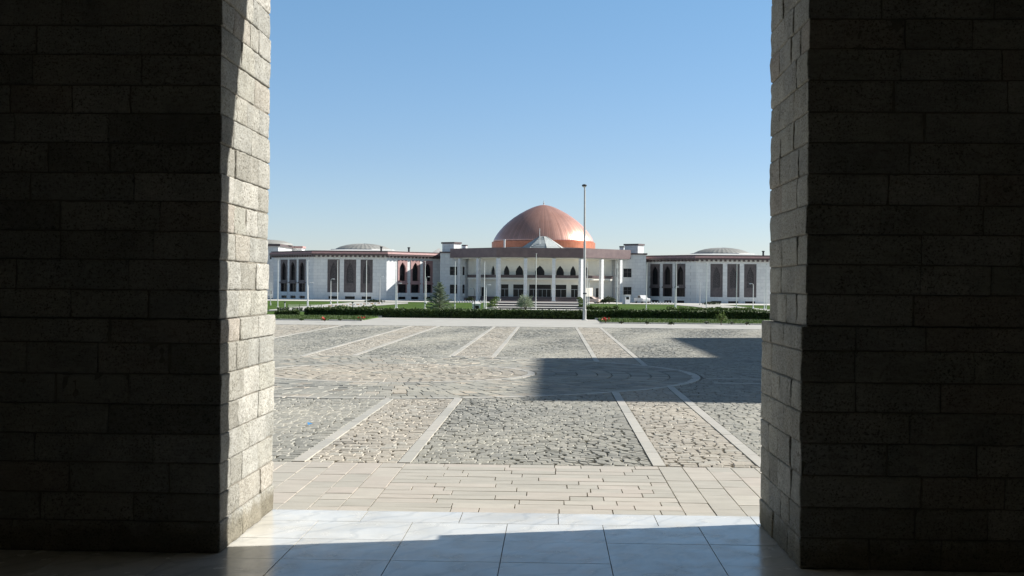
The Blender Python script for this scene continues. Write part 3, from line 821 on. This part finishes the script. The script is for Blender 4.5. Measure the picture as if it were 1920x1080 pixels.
# stair towers on the roof
def tower(pxa, pxb, pyt, Y, rot, wz, dz, depthr=.7):
    A = onY(pxa,pyt,Y); B = onY(pxb,pyt,Y); W_ = (B.x-A.x)
    a = W_/(math.cos(rot)+depthr*math.sin(rot)); bq = a*depthr
    cx = (A.x+B.x)/2
    w = MB(T(cx,Y,0,-rot)); w.box(-a*.44,a*.44,-bq*.44,bq*.44,9.3,A.z-dz); o = w.build('roof_tower', WHITE, t)
    w = MB(T(cx,Y,0,-rot)); w.box(-a/2,a/2,-bq/2,bq/2,A.z-dz+.005,A.z); w.build('cap', BROWN, o)
tower(827,866,454,310,R(35),0,.4); tower(1169,1209,457.3,310,R(35),0,.4)
tower(866,877,459,330,R(30),0,.3); tower(1161,1171,461.5,306,R(10),0,.3)

# far left office block, mostly behind the pillar
OB = thing('office_block', (-78,352,GZ), 'white office block with grey dome and pink capped roof towers, at the left pillar', 'building')
Yo = 335
A = onY(480,457,Yo); B = onY(522,457,Yo)
w = MB(Matrix.Translation((0,Yo,0)))
q = onY(506,480,Yo); q2 = onY(509,486,Yo); q3 = onY(506,545,Yo); q4 = onY(509,551,Yo)
hs = [(q.x,q2.x,q2.z,q.z),(q3.x,q4.x,q4.z,q3.z)]
w.wall(A.x-12, B.x, GZ, A.z-.6, hs, .3); w.tf = None
w.quad((B.x,Yo,GZ),(B.x,Yo+25,GZ),(B.x,Yo+25,A.z-.6),(B.x,Yo,A.z-.6)); w.quad((B.x,Yo+25,GZ),(A.x-12,Yo+25,GZ),(A.x-12,Yo+25,A.z-.6),(B.x,Yo+25,A.z-.6)); w.quad((A.x-12,Yo+25,GZ),(A.x-12,Yo,GZ),(A.x-12,Yo,A.z-.6),(A.x-12,Yo+25,A.z-.6))
w.build('wall', WHITE, OB)
for h in hs: w = MB(Matrix.Translation((0,Yo,0))); w.box(h[0],h[1],.2,.26,h[2],h[3]); w.build('window', GLASS, OB)
w = MB(); w.box(A.x-13, B.x+.6, Yo-.7, Yo+25.7, A.z-.6, A.z); w.build('roof_slab', BROWN, OB)
p = onY(505,449,Yo+12)
w = MB(T(p.x-.5,Yo+12,0)); w.lathe([(7,A.z+.01),(6.6,A.z+.5),(4.6,A.z+1.2),(2.4,p.z-.15),(.3,p.z)], n=40); w.build('dome', GREYROOF, OB)
for (pa,pb,pt,yy) in ((529,541,460,Yo+14),(545,568,461.5,Yo+18)):
    a = onY(pa,pt,yy); c = onY(pb,pt,yy); w = MB(); w.box(a.x+.3,c.x-.3,yy,yy+4,GZ,a.z-.5); o = w.build('roof_tower', WHITE, OB)
    w = MB(); w.box(a.x,c.x,yy-.4,yy+4.4,a.z-.49,a.z); w.build('cap', PINK, o)

# ------------------------------------------------------------------ garden stairs and planters
t = thing('garden_stairs', (-3,200,GZ), 'wide pale steps leading up to the parliament portico behind the grey shrub', 'stairs')
xl = onz(930,580,GZ).x; xr = onz(1088,580,GZ).x
st = [(580.8,-1.65),(576.6,-1.45),(572.2,-1.25),(567.6,-1.05)]
Ys = [onz(1000,y,z).y for y,z in st]
for i,(y,z) in enumerate(st):
    k = 1 + .0*i; ye = Ys[i+1]+.3 if i < 3 else 240
    w = MB(); w.box(xl*(Ys[i]/Ys[0]), xr*(Ys[i]/Ys[0]), Ys[i]+.06, ye, GZ, z-.06)
    o = w.build('step', mottled('brown_step_stone', (.16,.135,.125), (.22,.19,.175), 2, .8) if i == 0 else RIS, t)
    if i == 0: RIS = o.data.materials[0]
    w = MB(); w.box(xl*(Ys[i]/Ys[0])-.02, xr*(Ys[i]/Ys[0])+.02, Ys[i], Ys[i]+5.5, z-.059, z); w.build('tread', KERB, o)

def leafball(b, c, rx, ry, rz, n, size, seedf=1.0, hollow=.55, up=0.0, jag=.22):
    for _ in range(n):
        d = Vector((random.gauss(0,1),random.gauss(0,1),random.gauss(0,1))).normalized()
        if d.z < -.5: d.z = -d.z
        f = 1 + jag*noise.noise(d*2.3+Vector((c[0],c[1],0))) * 2
        r = random.uniform(hollow,1.0)*f
        p = Vector((c[0]+d.x*rx*r, c[1]+d.y*ry*r, c[2]+d.z*rz*r))
        leafq(b, p, size*random.uniform(.6,1.4))
def leafq(b, p, s, asp=1.0):
    u = Vector((random.gauss(0,1),random.gauss(0,1),random.gauss(0,1))).normalized()
    v = u.cross(Vector((random.gauss(0,1),random.gauss(0,1),random.gauss(0,1)))).normalized()
    b.quad(p-u*s-v*s*.4*asp, p+u*s*.1-v*s*.6*asp, p+u*s+v*s*.1, p-u*s*.1+v*s*.6*asp)

def planter(side, i, px, py, w_, h_):
    c = onz(px, py, GZ)
    lab = '%s stepped planter with green shrub on the %s flank of the garden stairs' % (('lowest','second','third','topmost')[i], side)
    t = thing('stair_planter', c, lab, 'planter', 'stepped planters flanking the stairs')
    w = MB(T(*c)); w.box(-w_/2,w_/2,0,1.6,0,h_); w.box(-w_/2-.08,w_/2+.08,-.08,1.68,h_,h_+.12); w.build('planter_box', KERB, t)
    bl = MB(T(*c)); leafball(bl, (0,.8,h_+.3), w_*.45,.6,.3, 200, .11); bl.build('shrub', HEDGEB, t)
for i,(px,py,h) in enumerate(((922,582,.35),(924.5,577,.5),(927,572.5,.6),(931,568.5,.75))): planter('left', i, px, py, 1.5, h)
for i,(px,py,h) in enumerate(((1091,582.5,.35),(1090,577.5,.5),(1089,573,.6),(1087,569,.75))): planter('right', i, px, py, 1.2, h)

# ------------------------------------------------------------------ hedges
def hedge(name, px0, px1, pyb, top0, top1, depth, mat, label, n, lumps=.08, Ybase=None, zb=-.15):
    """box hedge running along X from px0..px1; base at pixel row pyb on z=zb"""
    A = onz(px0,pyb,zb+.15) if Ybase is None else onY(px0,pyb,Ybase); Y = A.y
    x0 = onY(px0,pyb,Y).x; x1 = onY(px1,pyb,Y).x
    t = thing(name, ((x0+x1)/2,Y+depth/2,zb), label, 'hedge')
    L = x1-x0; bl = MB(); core = MB()
    def H(x): 
        f = (x-x0)/L; return (top0+(top1-top0)*f) + lumps*noise.noise(Vector((x*.9,Y,3)))+lumps*.6*noise.noise(Vector((x*3.1,Y,8)))
    ns = int(L/.5)+1
    for i in range(ns):
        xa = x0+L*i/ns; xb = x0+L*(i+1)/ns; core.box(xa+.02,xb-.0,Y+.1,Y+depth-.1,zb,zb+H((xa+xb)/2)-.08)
    for _ in range(n):
        x = random.uniform(x0,x1); h = H(x); q = random.random()
        j = .05*noise.noise(Vector((x*2,q*3,5)))
        if q < .42: p = Vector((x, Y+random.uniform(0,.12)+j, zb+random.uniform(0,h)))
        elif q < .93: p = Vector((x, Y+random.uniform(0,depth), zb+h-random.uniform(-.03,.1)))
        else: p = Vector((random.choice((x0,x1))+random.uniform(-.06,.06), Y+random.uniform(0,depth), zb+random.uniform(0,h)))
        if random.random() < .03: p.z += random.uniform(.02,.1)
        leafq(bl, p, random.uniform(.03,.06))
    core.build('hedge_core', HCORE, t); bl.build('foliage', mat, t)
    return t
hedge('box_hedge', 572, 1094, 599.0, .56, .56, 1.1, HEDGE, 'long clipped dark green hedge along the far plaza edge, left of the tall lamp post', 26000, .05, Ybase=63.1)
hedge('box_hedge', 1098, 1460, 602.5, .60, .62, 1.3, HEDGE, 'clipped dark green hedge right of the tall lamp post behind the flower bed', 20000, .04, Ybase=63.1)
hedge('box_hedge', 515, 557, 597, .40, .40, .7, HEDGE, 'short separate piece of clipped hedge by the left pillar', 3000, .05, Ybase=63.3)
hedge('back_hedge', 1098, 1160, 590, .82, .82, 1.2, HEDGEB, 'bright lumpy hedge behind the clipped hedge, just right of the tall lamp post', 5000, .12, Ybase=68.5, zb=-.33)
hedge('back_hedge', 1255, 1455, 590, .88, .80, 1.4, HEDGEB, 'long bright lumpy hedge behind the clipped hedge near the right pillar', 12000, .12, Ybase=68.5, zb=-.33)
hedge('back_hedge', 590, 700, 590, .55, .8, .9, HEDGEB, 'low loose green hedge behind the clipped hedge towards the left pillar', 6000, .16, Ybase=67.5, zb=-.28)

# grass verges with kerbs and flowers
def verge(px0, px1, name='grass_verge'):
    x0 = onY(px0,605,57).x if px0 else -30; x1 = onY(px1,605,57).x
    b = MB(); b.box(x0,x1,56.72,62.98,-.12,.05); o = tag(b.build(name, GRASS), kind='structure')
    k = MB(); k.box(x0-.15,x1+.15,56.6,56.71,-.12,.06); k.box(x0-.15,x1+.15,62.99,63.09,-.12,.09)
    tag(k.build('verge_kerb', KERB), kind='structure')
    g = MB()
    for _ in range(9000):
        p = Vector((random.uniform(x0,x1), random.uniform(56.75,62.9), .05)); h = random.uniform(.04,.11); a = random.uniform(0,math.pi); w = .012
        dx, dy = w*math.cos(a), w*math.sin(a); lx, ly = random.uniform(-.04,.04), random.uniform(-.04,.04)
        g.add([(p.x-dx,p.y-dy,p.z),(p.x+dx,p.y+dy,p.z),(p.x+lx,p.y+ly,p.z+h)], [(0,1,2)])
    tag(g.build('grass_blades', HEDGEB), 'short green blades on the %s verge' % ('left' if px1 < 900 else 'right'), 'grass', kind='stuff')
verge(440, 676); verge(1130, 1520)
def flower(px, py, r, h, label, red, mat=HEDGEB, n=90):
    c = onz(px,py,.05); t = thing('flowering_plant' if red else 'small_shrub', c, label, 'plant')
    b = MB(T(*c)); b.tube([(0,0,0),(0,0,h*.6)], [.02,.012]); 
    for k in range(5): a = k*1.26; b.tube([(0,0,h*.15),(r*.6*math.cos(a),r*.6*math.sin(a),h*.7)], .008, n=4)
    b.build('stem', BARK, t)
    b = MB(T(*c)); leafball(b, (0,0,h*.5), r,r,h*.5, n, .035, hollow=.2); b.build('foliage', mat, t)
    if red:
        for k in range(red):
            b = MB(T(c.x+random.uniform(-r,r)*.8,c.y-random.uniform(0,r)*.8,c.z+h*random.uniform(.7,1.05)))
            for q in range(7): leafq(b, Vector((random.uniform(-.03,.03),random.uniform(-.03,.03),random.uniform(-.02,.03))), .045)
            b.build('blossom', RED, t)
flower(1135,605.5,.3,.2,'low red flowering plant at the left end of the right verge',6)
flower(676,602,.25,.17,'low red flowering plant at the right end of the left verge',4)
flower(609,602.5,.16,.14,'small red flowering plant midway along the left verge',2)
flower(1352,609.5,.24,.52,'upright bright green bush in the right verge in front of the hedge',0,HEDGEB,420)
for i,(px,lab) in enumerate(((1165,'just right of the red flowers'),(1213,'a third of the way along the verge'),(1258,'in the middle of the verge'),(1325,'just left of the upright bush'),(1372,'just right of the upright bush'),(1400,'close to the right pillar'))):
    flower(px, 607.5+i%3, .13, .13, 'small dark green tuft on the right verge, '+lab, 0, DBUSH, 60)
for i,(px,lab) in enumerate(((566,'near the left pillar'),(638,'beside the red flowers'))): flower(px,601.5,.12,.11,'small green tuft on the left verge, '+lab,0,HEDGE,50)

# ------------------------------------------------------------------ conifer, silver shrub, bushes
def conifer():
    c = onz(824,583,GZ); t = thing('conifer_tree', c, 'young blue green conifer standing on the lawn behind the hedge', 'tree')
    H_ = 4.0; b = MB(T(*c)); b.tube([(0,0,0),(.03,0,1.5),(0,0,H_*.97)], [.11,.07,.015]); tr = b.build('trunk', BARK, t)
    lv = MB(T(*c)); br = MB(T(*c))
    z = .15
    while z < H_*.97:
        f = 1-z/H_; L = (2.1*f**.7)*random.uniform(.7,1.15)+.05; n = random.choice((5,6,7)) if f > .2 else 4; a0 = random.uniform(0,6)
        for k in range(n):
            a = a0+2*math.pi*k/n+random.uniform(-.3,.3); l = L*random.uniform(.6,1.12); rise = random.uniform(.25,.5)*l*(.5+.7*(1-f))
            tip = Vector((math.cos(a)*l, math.sin(a)*l, z+rise)); base = Vector((0,0,z))
            br.tube([base, base.lerp(tip,.5)+Vector((0,0,-.05*l)), tip], [.025,.015,.005], n=4)
            m = int(14+55*l)
            for q in range(m):
                s = random.uniform(.15,1.03); p = base.lerp(tip,s); wd = .26*l*(1.1-s)+.05
                side = Vector((-math.sin(a),math.cos(a),0))
                p = p + side*random.uniform(-wd,wd) + Vector((0,0,random.uniform(-.12,.05)))
                u = (tip-base).normalized()*random.uniform(.06,.14)+side*random.uniform(-.06,.06); v = Vector((random.gauss(0,1),random.gauss(0,1),random.gauss(0,1))).normalized()*.022
                lv.quad(p-u-v, p-u+v, p+u+v*.4, p+u-v*.4)
        z += random.uniform(.13,.21)
    br.build('branch', BARK, tr); lv.build('foliage', CONIF, t)
conifer()
def bush(name, px, py, w_px, h_px, mat, label, n, size, z=GZ, stems=6, spiky=False):
    c = onz(px,py,z); s = c.y/F; rx = w_px*s/2; hh = h_px*s
    t = thing(name, c, label, 'shrub'); b = MB(T(*c))
    for k in range(stems):
        a = k*6.283/stems+.3; b.tube([(0,0,0),(rx*.3*math.cos(a),rx*.3*math.sin(a),hh*.5),(rx*.6*math.cos(a),rx*.6*math.sin(a),hh*.85)], [.04,.025,.01], n=5)
    b.build('stem', BARK, t); b = MB(T(*c))
    if spiky:
        for _ in range(n):
            d = Vector((random.gauss(0,1),random.gauss(0,1),abs(random.gauss(0,1))*.9+.1)).normalized()
            f = 1+.35*noise.noise(d*3); r = random.uniform(.45,1.0)*f
            p = Vector((d.x*rx*r, d.y*rx*r, hh*.22+d.z*hh*.76*r)); u = (d+Vector((random.gauss(0,.35),random.gauss(0,.35),random.gauss(0,.35))))*size; v = d.cross(Vector((random.gauss(0,1),random.gauss(0,1),.2))).normalized()*size*.28
            b.quad(p-u*.6-v,p-u*.6+v,p+u+v*.3,p+u-v*.3)
    else: leafball(b, (0,0,hh*.5), rx,rx,hh*.5, n, size, hollow=.4)
    b.build('foliage', mat, t)
bush('silver_shrub', 985, 583.5, 34, 31, SILVER, 'round silver green shrub in front of the garden stairs', 3200, .09, spiky=True)
bush('round_bush', 881, 567, 16, 10, DBUSH, 'dark rounded bush against the left end of the portico', 500, .14)
bush('round_bush', 1142, 569, 22, 13, DBUSH, 'dark rounded bush at the right end of the portico by the booth', 700, .14)
bush('round_bush', 1131, 570, 12, 9, DBUSH, 'small dark bush just left of the larger one right of the portico', 350, .14)
bush('round_bush', 1333, 572, 34, 6, DBUSH, 'low wide dark bush at the base of the right pavilion', 500, .14)
bush('round_bush', 702, 568, 38, 6, DBUSH, 'low wide dark bush at the base of the left pavilion', 500, .14)
bush('round_bush', 932, 564, 14, 6, DBUSH, 'flat dark bush beside the top of the left planters', 300, .14)

# ------------------------------------------------------------------ flagpoles
fp = [521,576.5,633,687,742,797,853,908,1101,1157,1212,1268,1324.5,1381,1437]
YF = 189
def flagpole(x, h, label, group='white flagpoles on the lawn'):
    t = thing('flagpole', (x,YF,GZ), label, 'flagpole', group)
    b = MB(T(x,YF,GZ)); b.tube([(0,0,.1),(0,0,h*.5),(0,0,h)], [.07,.06,.042], n=10); b.build('pole', WPAINT, t)
    b = MB(T(x,YF,GZ)); b.lathe([(.05,h),(.1,h+.06),(.05,h+.13)], n=10); b.build('finial', GPAINT, t)
    b = MB(T(x,YF,GZ)); b.lathe([(.24,0),(.24,.1),(.12,.14)], n=12); b.build('base', KERB, t)
    return t
ordn = ['first','second','third','fourth','fifth','sixth','seventh','eighth']
f0 = None
for i,px in enumerate(fp):
    if i < 8: lab = 'white flagpole in the row left of the stairs, %s from the left' % ordn[i]
    else: lab = 'white flagpole in the row right of the tall lamp post, %s from the post' % ordn[i-8]
    x = onY(px,540,YF).x
    if f0 is None: f0 = flagpole(x, 7.0, lab)
    else:
        o = copy_tree(f0); o.location = (x,YF+(.0 if i<8 else 0),GZ); o['label'] = lab
        o.rotation_euler = (random.uniform(-.004,.004), random.uniform(-.006,.006), random.uniform(0,3))
x = onY(1005,540,183).x; YF = 183
flagpole(x, onY(1005,477,183).z-GZ, 'taller white flagpole standing alone in front of the garden stairs', group='central flagpole')

# ------------------------------------------------------------------ street lamps
def lamp(px, pyb, pyh, side, label, mat=WPAINT, dbl=False):
    c = onz(px,pyb,GZ); h = onY(px,pyh,c.y).z-GZ
    t = thing('street_lamp', c, label, 'street lamp', 'small garden street lamps')
    b = MB(T(*c)); b.tube([(0,0,0),(0,0,h-.25)], [.075,.05], n=8); b.lathe([(.13,0),(.13,.35),(.08,.4)], n=10); b.build('pole', mat, t)
    b = MB(T(*c)); b.tube([(0,0,h-.25),(side*.04,0,h-.08),(side*.18,0,h),(side*.34,0,h+.01)], .035, n=6); b.build('arm', mat, t)
    b = MB(T(*c)); b.add([(side*.28,-.13,h-.03),(side*.72,-.11,h-.05),(side*.72,.11,h-.05),(side*.28,.13,h-.03),(side*.3,-.08,h+.08),(side*.64,-.06,h+.05),(side*.64,.06,h+.05),(side*.3,.08,h+.08)],
        [(0,3,2,1),(4,5,6,7),(0,1,5,4),(1,2,6,5),(2,3,7,6),(3,0,4,7)]); hd = b.build('lamp_head', WPAINT if mat is not DARKM else GPAINT, t)
    b = MB(T(*c)); b.box(min(side*.36,side*.64),max(side*.36,side*.64),-.08,.08,h-.075,h-.052); b.build('lens', LENS, hd)
lamp(507,573,530,-1,'small street lamp at the edge of the left pillar before the office block',GPAINT)
lamp(577.5,580,530,1,'small street lamp beside the second flagpole from the left')
lamp(620,571,523,1,'pale street lamp in front of the left dark lattice window')
lamp(712,570,518,1,'thin street lamp in front of the blank white wall of the left pavilion',GPAINT)
lamp(744,581,531,1,'street lamp close beside the fifth flagpole from the left')
lamp(799,570,519,1,'street lamp above the conifer, before the pink arched windows')
lamp(890,583,541,-1,'dark street lamp beside the little white kiosk',DARKM)
lamp(911,582,534,1,'street lamp right beside the eighth flagpole, left of the stairs')
lamp(1104,582,524,1,'street lamp just right of the tall lamp post')
lamp(1265.5,576,538,1,'street lamp in front of the right pavilion arched windows')
lamp(1312,573,525,-1,'faint street lamp before the blank wall of the right pavilion',GPAINT)
lamp(1412,580,532,-1,'street lamp in front of the last dark window by the right pillar')
lamp(1433,582,540,-1,'street lamp nearest the right pillar')
# tall lamp post at the hedge
c = onz(1096,600.5,0); h = onY(1093.3,349,c.y).z
t = thing('lamp_post', (c.x,c.y,0), 'tall grey lamp post rising from the gap in the hedge', 'lamp post')
b = MB(T(c.x,c.y,0)); b.tube([(0,0,0),(-.01,0,1.3),(-.03,0,h*.6),(-.045,0,h-.22)], [.075,.07,.055,.042], n=14); b.lathe([(.14,0),(.14,.04),(.085,.06),(.085,.5),(.075,.52)], n=16); b.build('pole', GPAINT, t)
b = MB(T(c.x,c.y,0)); b.tube([(-.045,0,h-.25),(-.05,-.02,h-.1),(-.06,-.06,h-.02)], [.042,.035,.03], n=10); b.build('arm', GPAINT, t)
b = MB(T(c.x-.07,c.y-.1,0)); b.lathe([(.03,h-.06),(.10,h-.02),(.125,h+.03),(.09,h+.07),(.02,h+.09)], n=16); hd = b.build('lamp_head', DARKM, t)
b = MB(T(c.x-.07,c.y-.1,0)); b.lathe([(.02,h-.085),(.085,h-.04),(.09,h-.025)], n=16); b.build('lens', LENS, hd)
b = MB(T(c.x-.005,c.y,0)); b.lathe([(.09,1.27),(.095,1.3),(.09,1.33)], n=16); b.build('clamp', DARKM, t)
z1 = onY(1096,552,c.y).z

# ------------------------------------------------------------------ kiosk, booth, vehicles, kerb blocks, fence
c = onz(893,582,GZ); t = thing('garden_kiosk', c, 'small white kiosk with dark opening on the lawn left of the stairs', 'kiosk')
b = MB(T(*c,.15)); b.wall(-.55,.55,0,.95,[(-.35,.35,.2,.7)],.2,y=-.45); b.box(-.55,.55,-.2,.45,0,.95); b.quad((-.55,-.45,0),(-.55,-.45,.95),(-.55,-.2,.95),(-.55,-.2,0)); b.quad((.55,-.45,.95),(.55,-.45,0),(.55,-.2,0),(.55,-.2,.95)); b.build('body', WPAINT, t)
b = MB(T(*c,.15)); b.add([(-.68,-.6,.951),(.68,-.6,.951),(.68,.55,.951),(-.68,.55,.951),(-.2,0,1.3),(.2,0,1.3)], [(0,1,5,4),(1,2,5),(2,3,4,5),(3,0,4),(3,2,1,0)]); b.build('roof', WPAINT, t)
b = MB(T(*c,.15)); b.box(-.35,.35,-.22,-.205,.2,.7); b.build('opening', GLASS, t)
c = onz(1174,570,GZ); t = thing('guard_booth', c, 'white guard booth in front of the right ground floor window', 'booth')
b = MB(T(*c,.5)); b.wall(-.6,.6,0,1.8,[(-.4,.4,.95,1.5)],.15,y=-.6); b.box(-.6,.6,-.44,.6,0,1.8); b.build('body', WPAINT, t)
b = MB(T(*c,.5)); b.box(-.75,.75,-.75,.75,1.81,1.93); b.build('roof', WPAINT, t)
b = MB(T(*c,.5)); b.box(-.4,.4,-.47,-.45,.95,1.5); b.build('window', GLASS, t)
def vehicle(name, px, py, rot, paint, label, cat, pickup):
    c = onz(px,py,GZ); c.z = GZ+.03; t = thing(name, c, label, cat); tf = T(*c,rot)
    L, W_ = (4.9,1.8) if pickup else (4.3,1.7)
    def ext(prof, y0, y1):
        n = len(prof); b = MB(tf)
        b.add([(x,y0,z) for x,z in prof]+[(x,y1,z) for x,z in prof], [tuple(range(n)), tuple(range(2*n-1,n-1,-1))]+[(i,n+i,n+(i+1)%n,(i+1)%n) for i in range(n)]); return b
    if pickup: prof = [(-2.45,.4),(2.4,.4),(2.45,.85),(2.3,1.05),(1.15,1.12),(.55,1.12),(-2.45,1.1)]; cab = [(-.75,1.11),(1.15,1.11),(.6,1.75),(-.65,1.77)]; win = [(-.62,1.16),(1.0,1.16),(.55,1.66),(-.55,1.68)]
    else: prof = [(-2.15,.35),(2.1,.35),(2.15,.7),(2.0,.88),(1.0,.95),(-1.7,.98),(-2.12,.85)]; cab = [(-1.6,.96),(1.05,.94),(.4,1.42),(-1.1,1.44)]; win = [(-1.4,1.0),(.85,1.0),(.35,1.36),(-1.05,1.38)]
    ext(prof,-W_/2,W_/2).build('body', paint, t); ext(cab,-W_/2+.12,W_/2-.12).build('cab', paint, t)
    ext(win,-W_/2+.1,-W_/2+.115).build('window', GLASS, t); ext(win,W_/2-.115,W_/2-.1).build('window', GLASS, t)
    for x in (-L*.31,L*.31):
        for y in (-W_/2+.02,W_/2-.24):
            b = MB(tf @ Matrix.Translation((x,y,.36)) @ Matrix.Rotation(R(-90),4,'X')); b.lathe([(.2,0),(.36,.0),(.36,.22),(.2,.22)], n=16); wh = b.build('wheel', RUBBER, t)
            b = MB(tf @ Matrix.Translation((x,y-.012,.36)) @ Matrix.Rotation(R(-90),4,'X')); b.lathe([(.19,0),(.19,.24)], n=12); b.build('rim', GPAINT, wh)
    for y in (-.65,.65):
        b = MB(tf); xx = L/2; b.box(xx-.06,xx+.02,y-.15,y+.15,.66,.82); b.build('headlight', LENS, t)
vehicle('pickup_truck', 1204, 568.5, R(-70), WPAINT, 'white pickup truck parked in front of the right pavilion', 'pickup truck', True)
vehicle('parked_car', 1108, 568.8, R(-25), BEIGEP, 'beige car parked beside the right end of the portico', 'car', False)
# kerb blocks
def kblock(x, y, mat, lab, grp, sz=(.3,.3,.42)):
    b = MB(T(x,y,GZ+.03)); w,d,h = sz
    b.add([(-w/2,-d/2,0),(w/2,-d/2,0),(w/2,d/2,0),(-w/2,d/2,0),(-w*.4,-d*.4,h),(w*.4,-d*.4,h),(w*.4,d*.4,h),(-w*.4,d*.4,h)],[(0,3,2,1),(4,5,6,7),(0,1,5,4),(1,2,6,5),(2,3,7,6),(3,0,4,7)])
    return tag(b.build('kerb_block', mat, origin=(x,y,GZ)), lab, 'kerb block', grp)
k0 = None
for i in range(12):
    p = onz(857+i*4.9, 567.2, GZ)
    if k0 is None: k0 = kblock(p.x,p.y,WPAINT,'white painted block in the row before the left end of the portico','white blocks left of the stairs')
    else: o = k0.copy(); COL.objects.link(o); o.location = (p.x,p.y,GZ)
k0 = None
for i in range(9):
    p = onz(1222+i*5.4, 569.8, GZ)
    if k0 is None: k0 = kblock(p.x,p.y,WPAINT,'white painted block in the row along the base of the right pavilion','white blocks by the right pavilion')
    else: o = k0.copy(); COL.objects.link(o); o.location = (p.x,p.y,GZ)
k0 = k1 = None
for i in range(16):
    p = onz(618+i*6.6, 574.2-i*.36, GZ+.11)
    if i % 2: 
        if k1 is None: k1 = kblock(p.x,p.y,WPAINT,'white painted kerb stone in the orange and white row along the left driveway','white kerb stones of the left driveway',(.55,.25,.22))
        else: o = k1.copy(); COL.objects.link(o); o.location = (p.x,p.y,GZ)
    else:
        if k0 is None: k0 = kblock(p.x,p.y,ORANGE,'orange painted kerb stone in the orange and white row along the left driveway','orange kerb stones of the left driveway',(.55,.25,.22))
        else: o = k0.copy(); COL.objects.link(o); o.location = (p.x,p.y,GZ)
# low wire fence in front of the left driveway
ft = thing('wire_fence', onz(600,582,GZ), 'low thin wire fence on the lawn below the left driveway', 'fence')
A = onz(540,583.5,GZ); B = onz(662,582.5,GZ)
b = MB()
for i in range(7):
    p = A.lerp(B,i/6); q = MB(); q.tube([(p.x,p.y,GZ),(p.x,p.y,GZ+.85)], .04, n=6); q.build('post', DARKM, ft)
for z in (.2,.4,.6,.8): b.tube([(A.x,A.y,GZ+z),(B.x,B.y,GZ+z)], .012, n=4)
for i in range(60): p = A.lerp(B,i/59); b.tube([(p.x,p.y,GZ+.05),(p.x,p.y,GZ+.8)], .01, n=3)
b.build('wire_mesh', GPAINT, ft)
# low wall under the flagpoles
b = MB(); a = onz(505,583.5,GZ); c_ = onz(660,583,GZ)
b.box(a.x, c_.x, a.y-2.2, a.y-1.9, GZ, GZ+.18); tag(b.build('lawn_edging', KERB, origin=((a.x+c_.x)/2,a.y-2,GZ)), 'low pale stone edging below the wire fence on the left lawn', 'edging')
for px,lab in ((534,'left of the wire fence'),(661,'at the right end of the wire fence')):
    c = onz(px,581.5,GZ); t = thing('bollard_light', c, 'short bollard light on the lawn '+lab, 'bollard light')
    b = MB(T(*c)); b.tube([(0,0,0),(0,0,.95)], .07, n=10); b.build('post', GPAINT, t)
    b = MB(T(*c)); b.lathe([(.07,.95),(.16,1.0),(.16,1.06),(.05,1.14)], n=12); b.build('cap', DARKM, t)
# low mixed planting along the fence
b = MB()
for _ in range(2600):
    px = random.uniform(520,675); c = onz(px, random.uniform(582.5,585.5), GZ); 
    if noise.noise(Vector((px*.12,0,0))) < -.05: continue
    leafq(b, Vector((c.x,c.y,GZ+random.uniform(.02,.45))), .12)
tag(b.build('ground_cover', DBUSH), 'low dark ground cover growing along the wire fence', 'ground cover', kind='stuff')
# blue scrap on the cobbles
c = onz(581,798,0); b = MB(T(c.x,c.y,.012,.4))
b.add([(-.03,-.035,0),(.025,-.03,.012),(.035,.03,.004),(-.02,.04,.02),(-.03,-.035,.004),(.025,-.03,.016),(.035,.03,.008),(-.02,.04,.024)], [(0,3,2,1),(4,5,6,7),(0,1,5,4),(1,2,6,5),(2,3,7,6),(3,0,4,7)])
tag(b.build('plastic_scrap', BLUE, origin=(c.x,c.y,.01)), 'tiny blue plastic scrap lying on the grey cobbles', 'litter')

# ------------------------------------------------------------------ light
w = bpy.data.worlds.new('World'); C.world = w; w.use_nodes = True; nt = w.node_tree
sky = nt.nodes.new('ShaderNodeTexSky'); sky.sky_type = 'NISHITA'; sky.sun_disc = False
sky.sun_elevation = SUN_EL; sky.sun_rotation = math.pi/2 - SUN_AZ
sky.altitude = 1800; sky.air_density = 1.0; sky.dust_density = 1.2; sky.ozone_density = 1.5
bgn = nt.nodes['Background']; tcw = nt.nodes.new('ShaderNodeTexCoord'); sxw = nt.nodes.new('ShaderNodeSeparateXYZ'); nt.links.new(tcw.outputs['Generated'], sxw.inputs[0])
grd = ramp(nt, sxw.outputs[2], [(0,(.88,.86,.98)),(.1,(.83,.90,1.0)),(.24,(.84,1.06,1.12)),(.45,(.72,.67,.58)),(1,(.60,.56,.47))])
nt.links.new(mixc(nt, sky.outputs[0], grd.outputs[0], 1, 'MULTIPLY'), bgn.inputs[0]); bgn.inputs[1].default_value = .085
sd = bpy.data.lights.new('sun','SUN'); so = bpy.data.objects.new('sun', sd); COL.objects.link(so)
sd.energy = 5; sd.angle = R(.53); sd.color = (1,.965,.90)
ds = Vector((math.cos(SUN_EL)*math.cos(SUN_AZ), math.cos(SUN_EL)*math.sin(SUN_AZ), math.sin(SUN_EL)))
so.rotation_euler = ds.to_track_quat('Z','Y').to_euler(); so.location = (30,10,30)
C.view_settings.view_transform = 'Standard'; C.view_settings.look = 'None'; C.view_settings.exposure = .68; C.view_settings.gamma = 1
C.view_settings.use_curve_mapping = False
C.render.engine = 'CYCLES'; C.cycles.max_bounces = 10; C.cycles.diffuse_bounces = 6
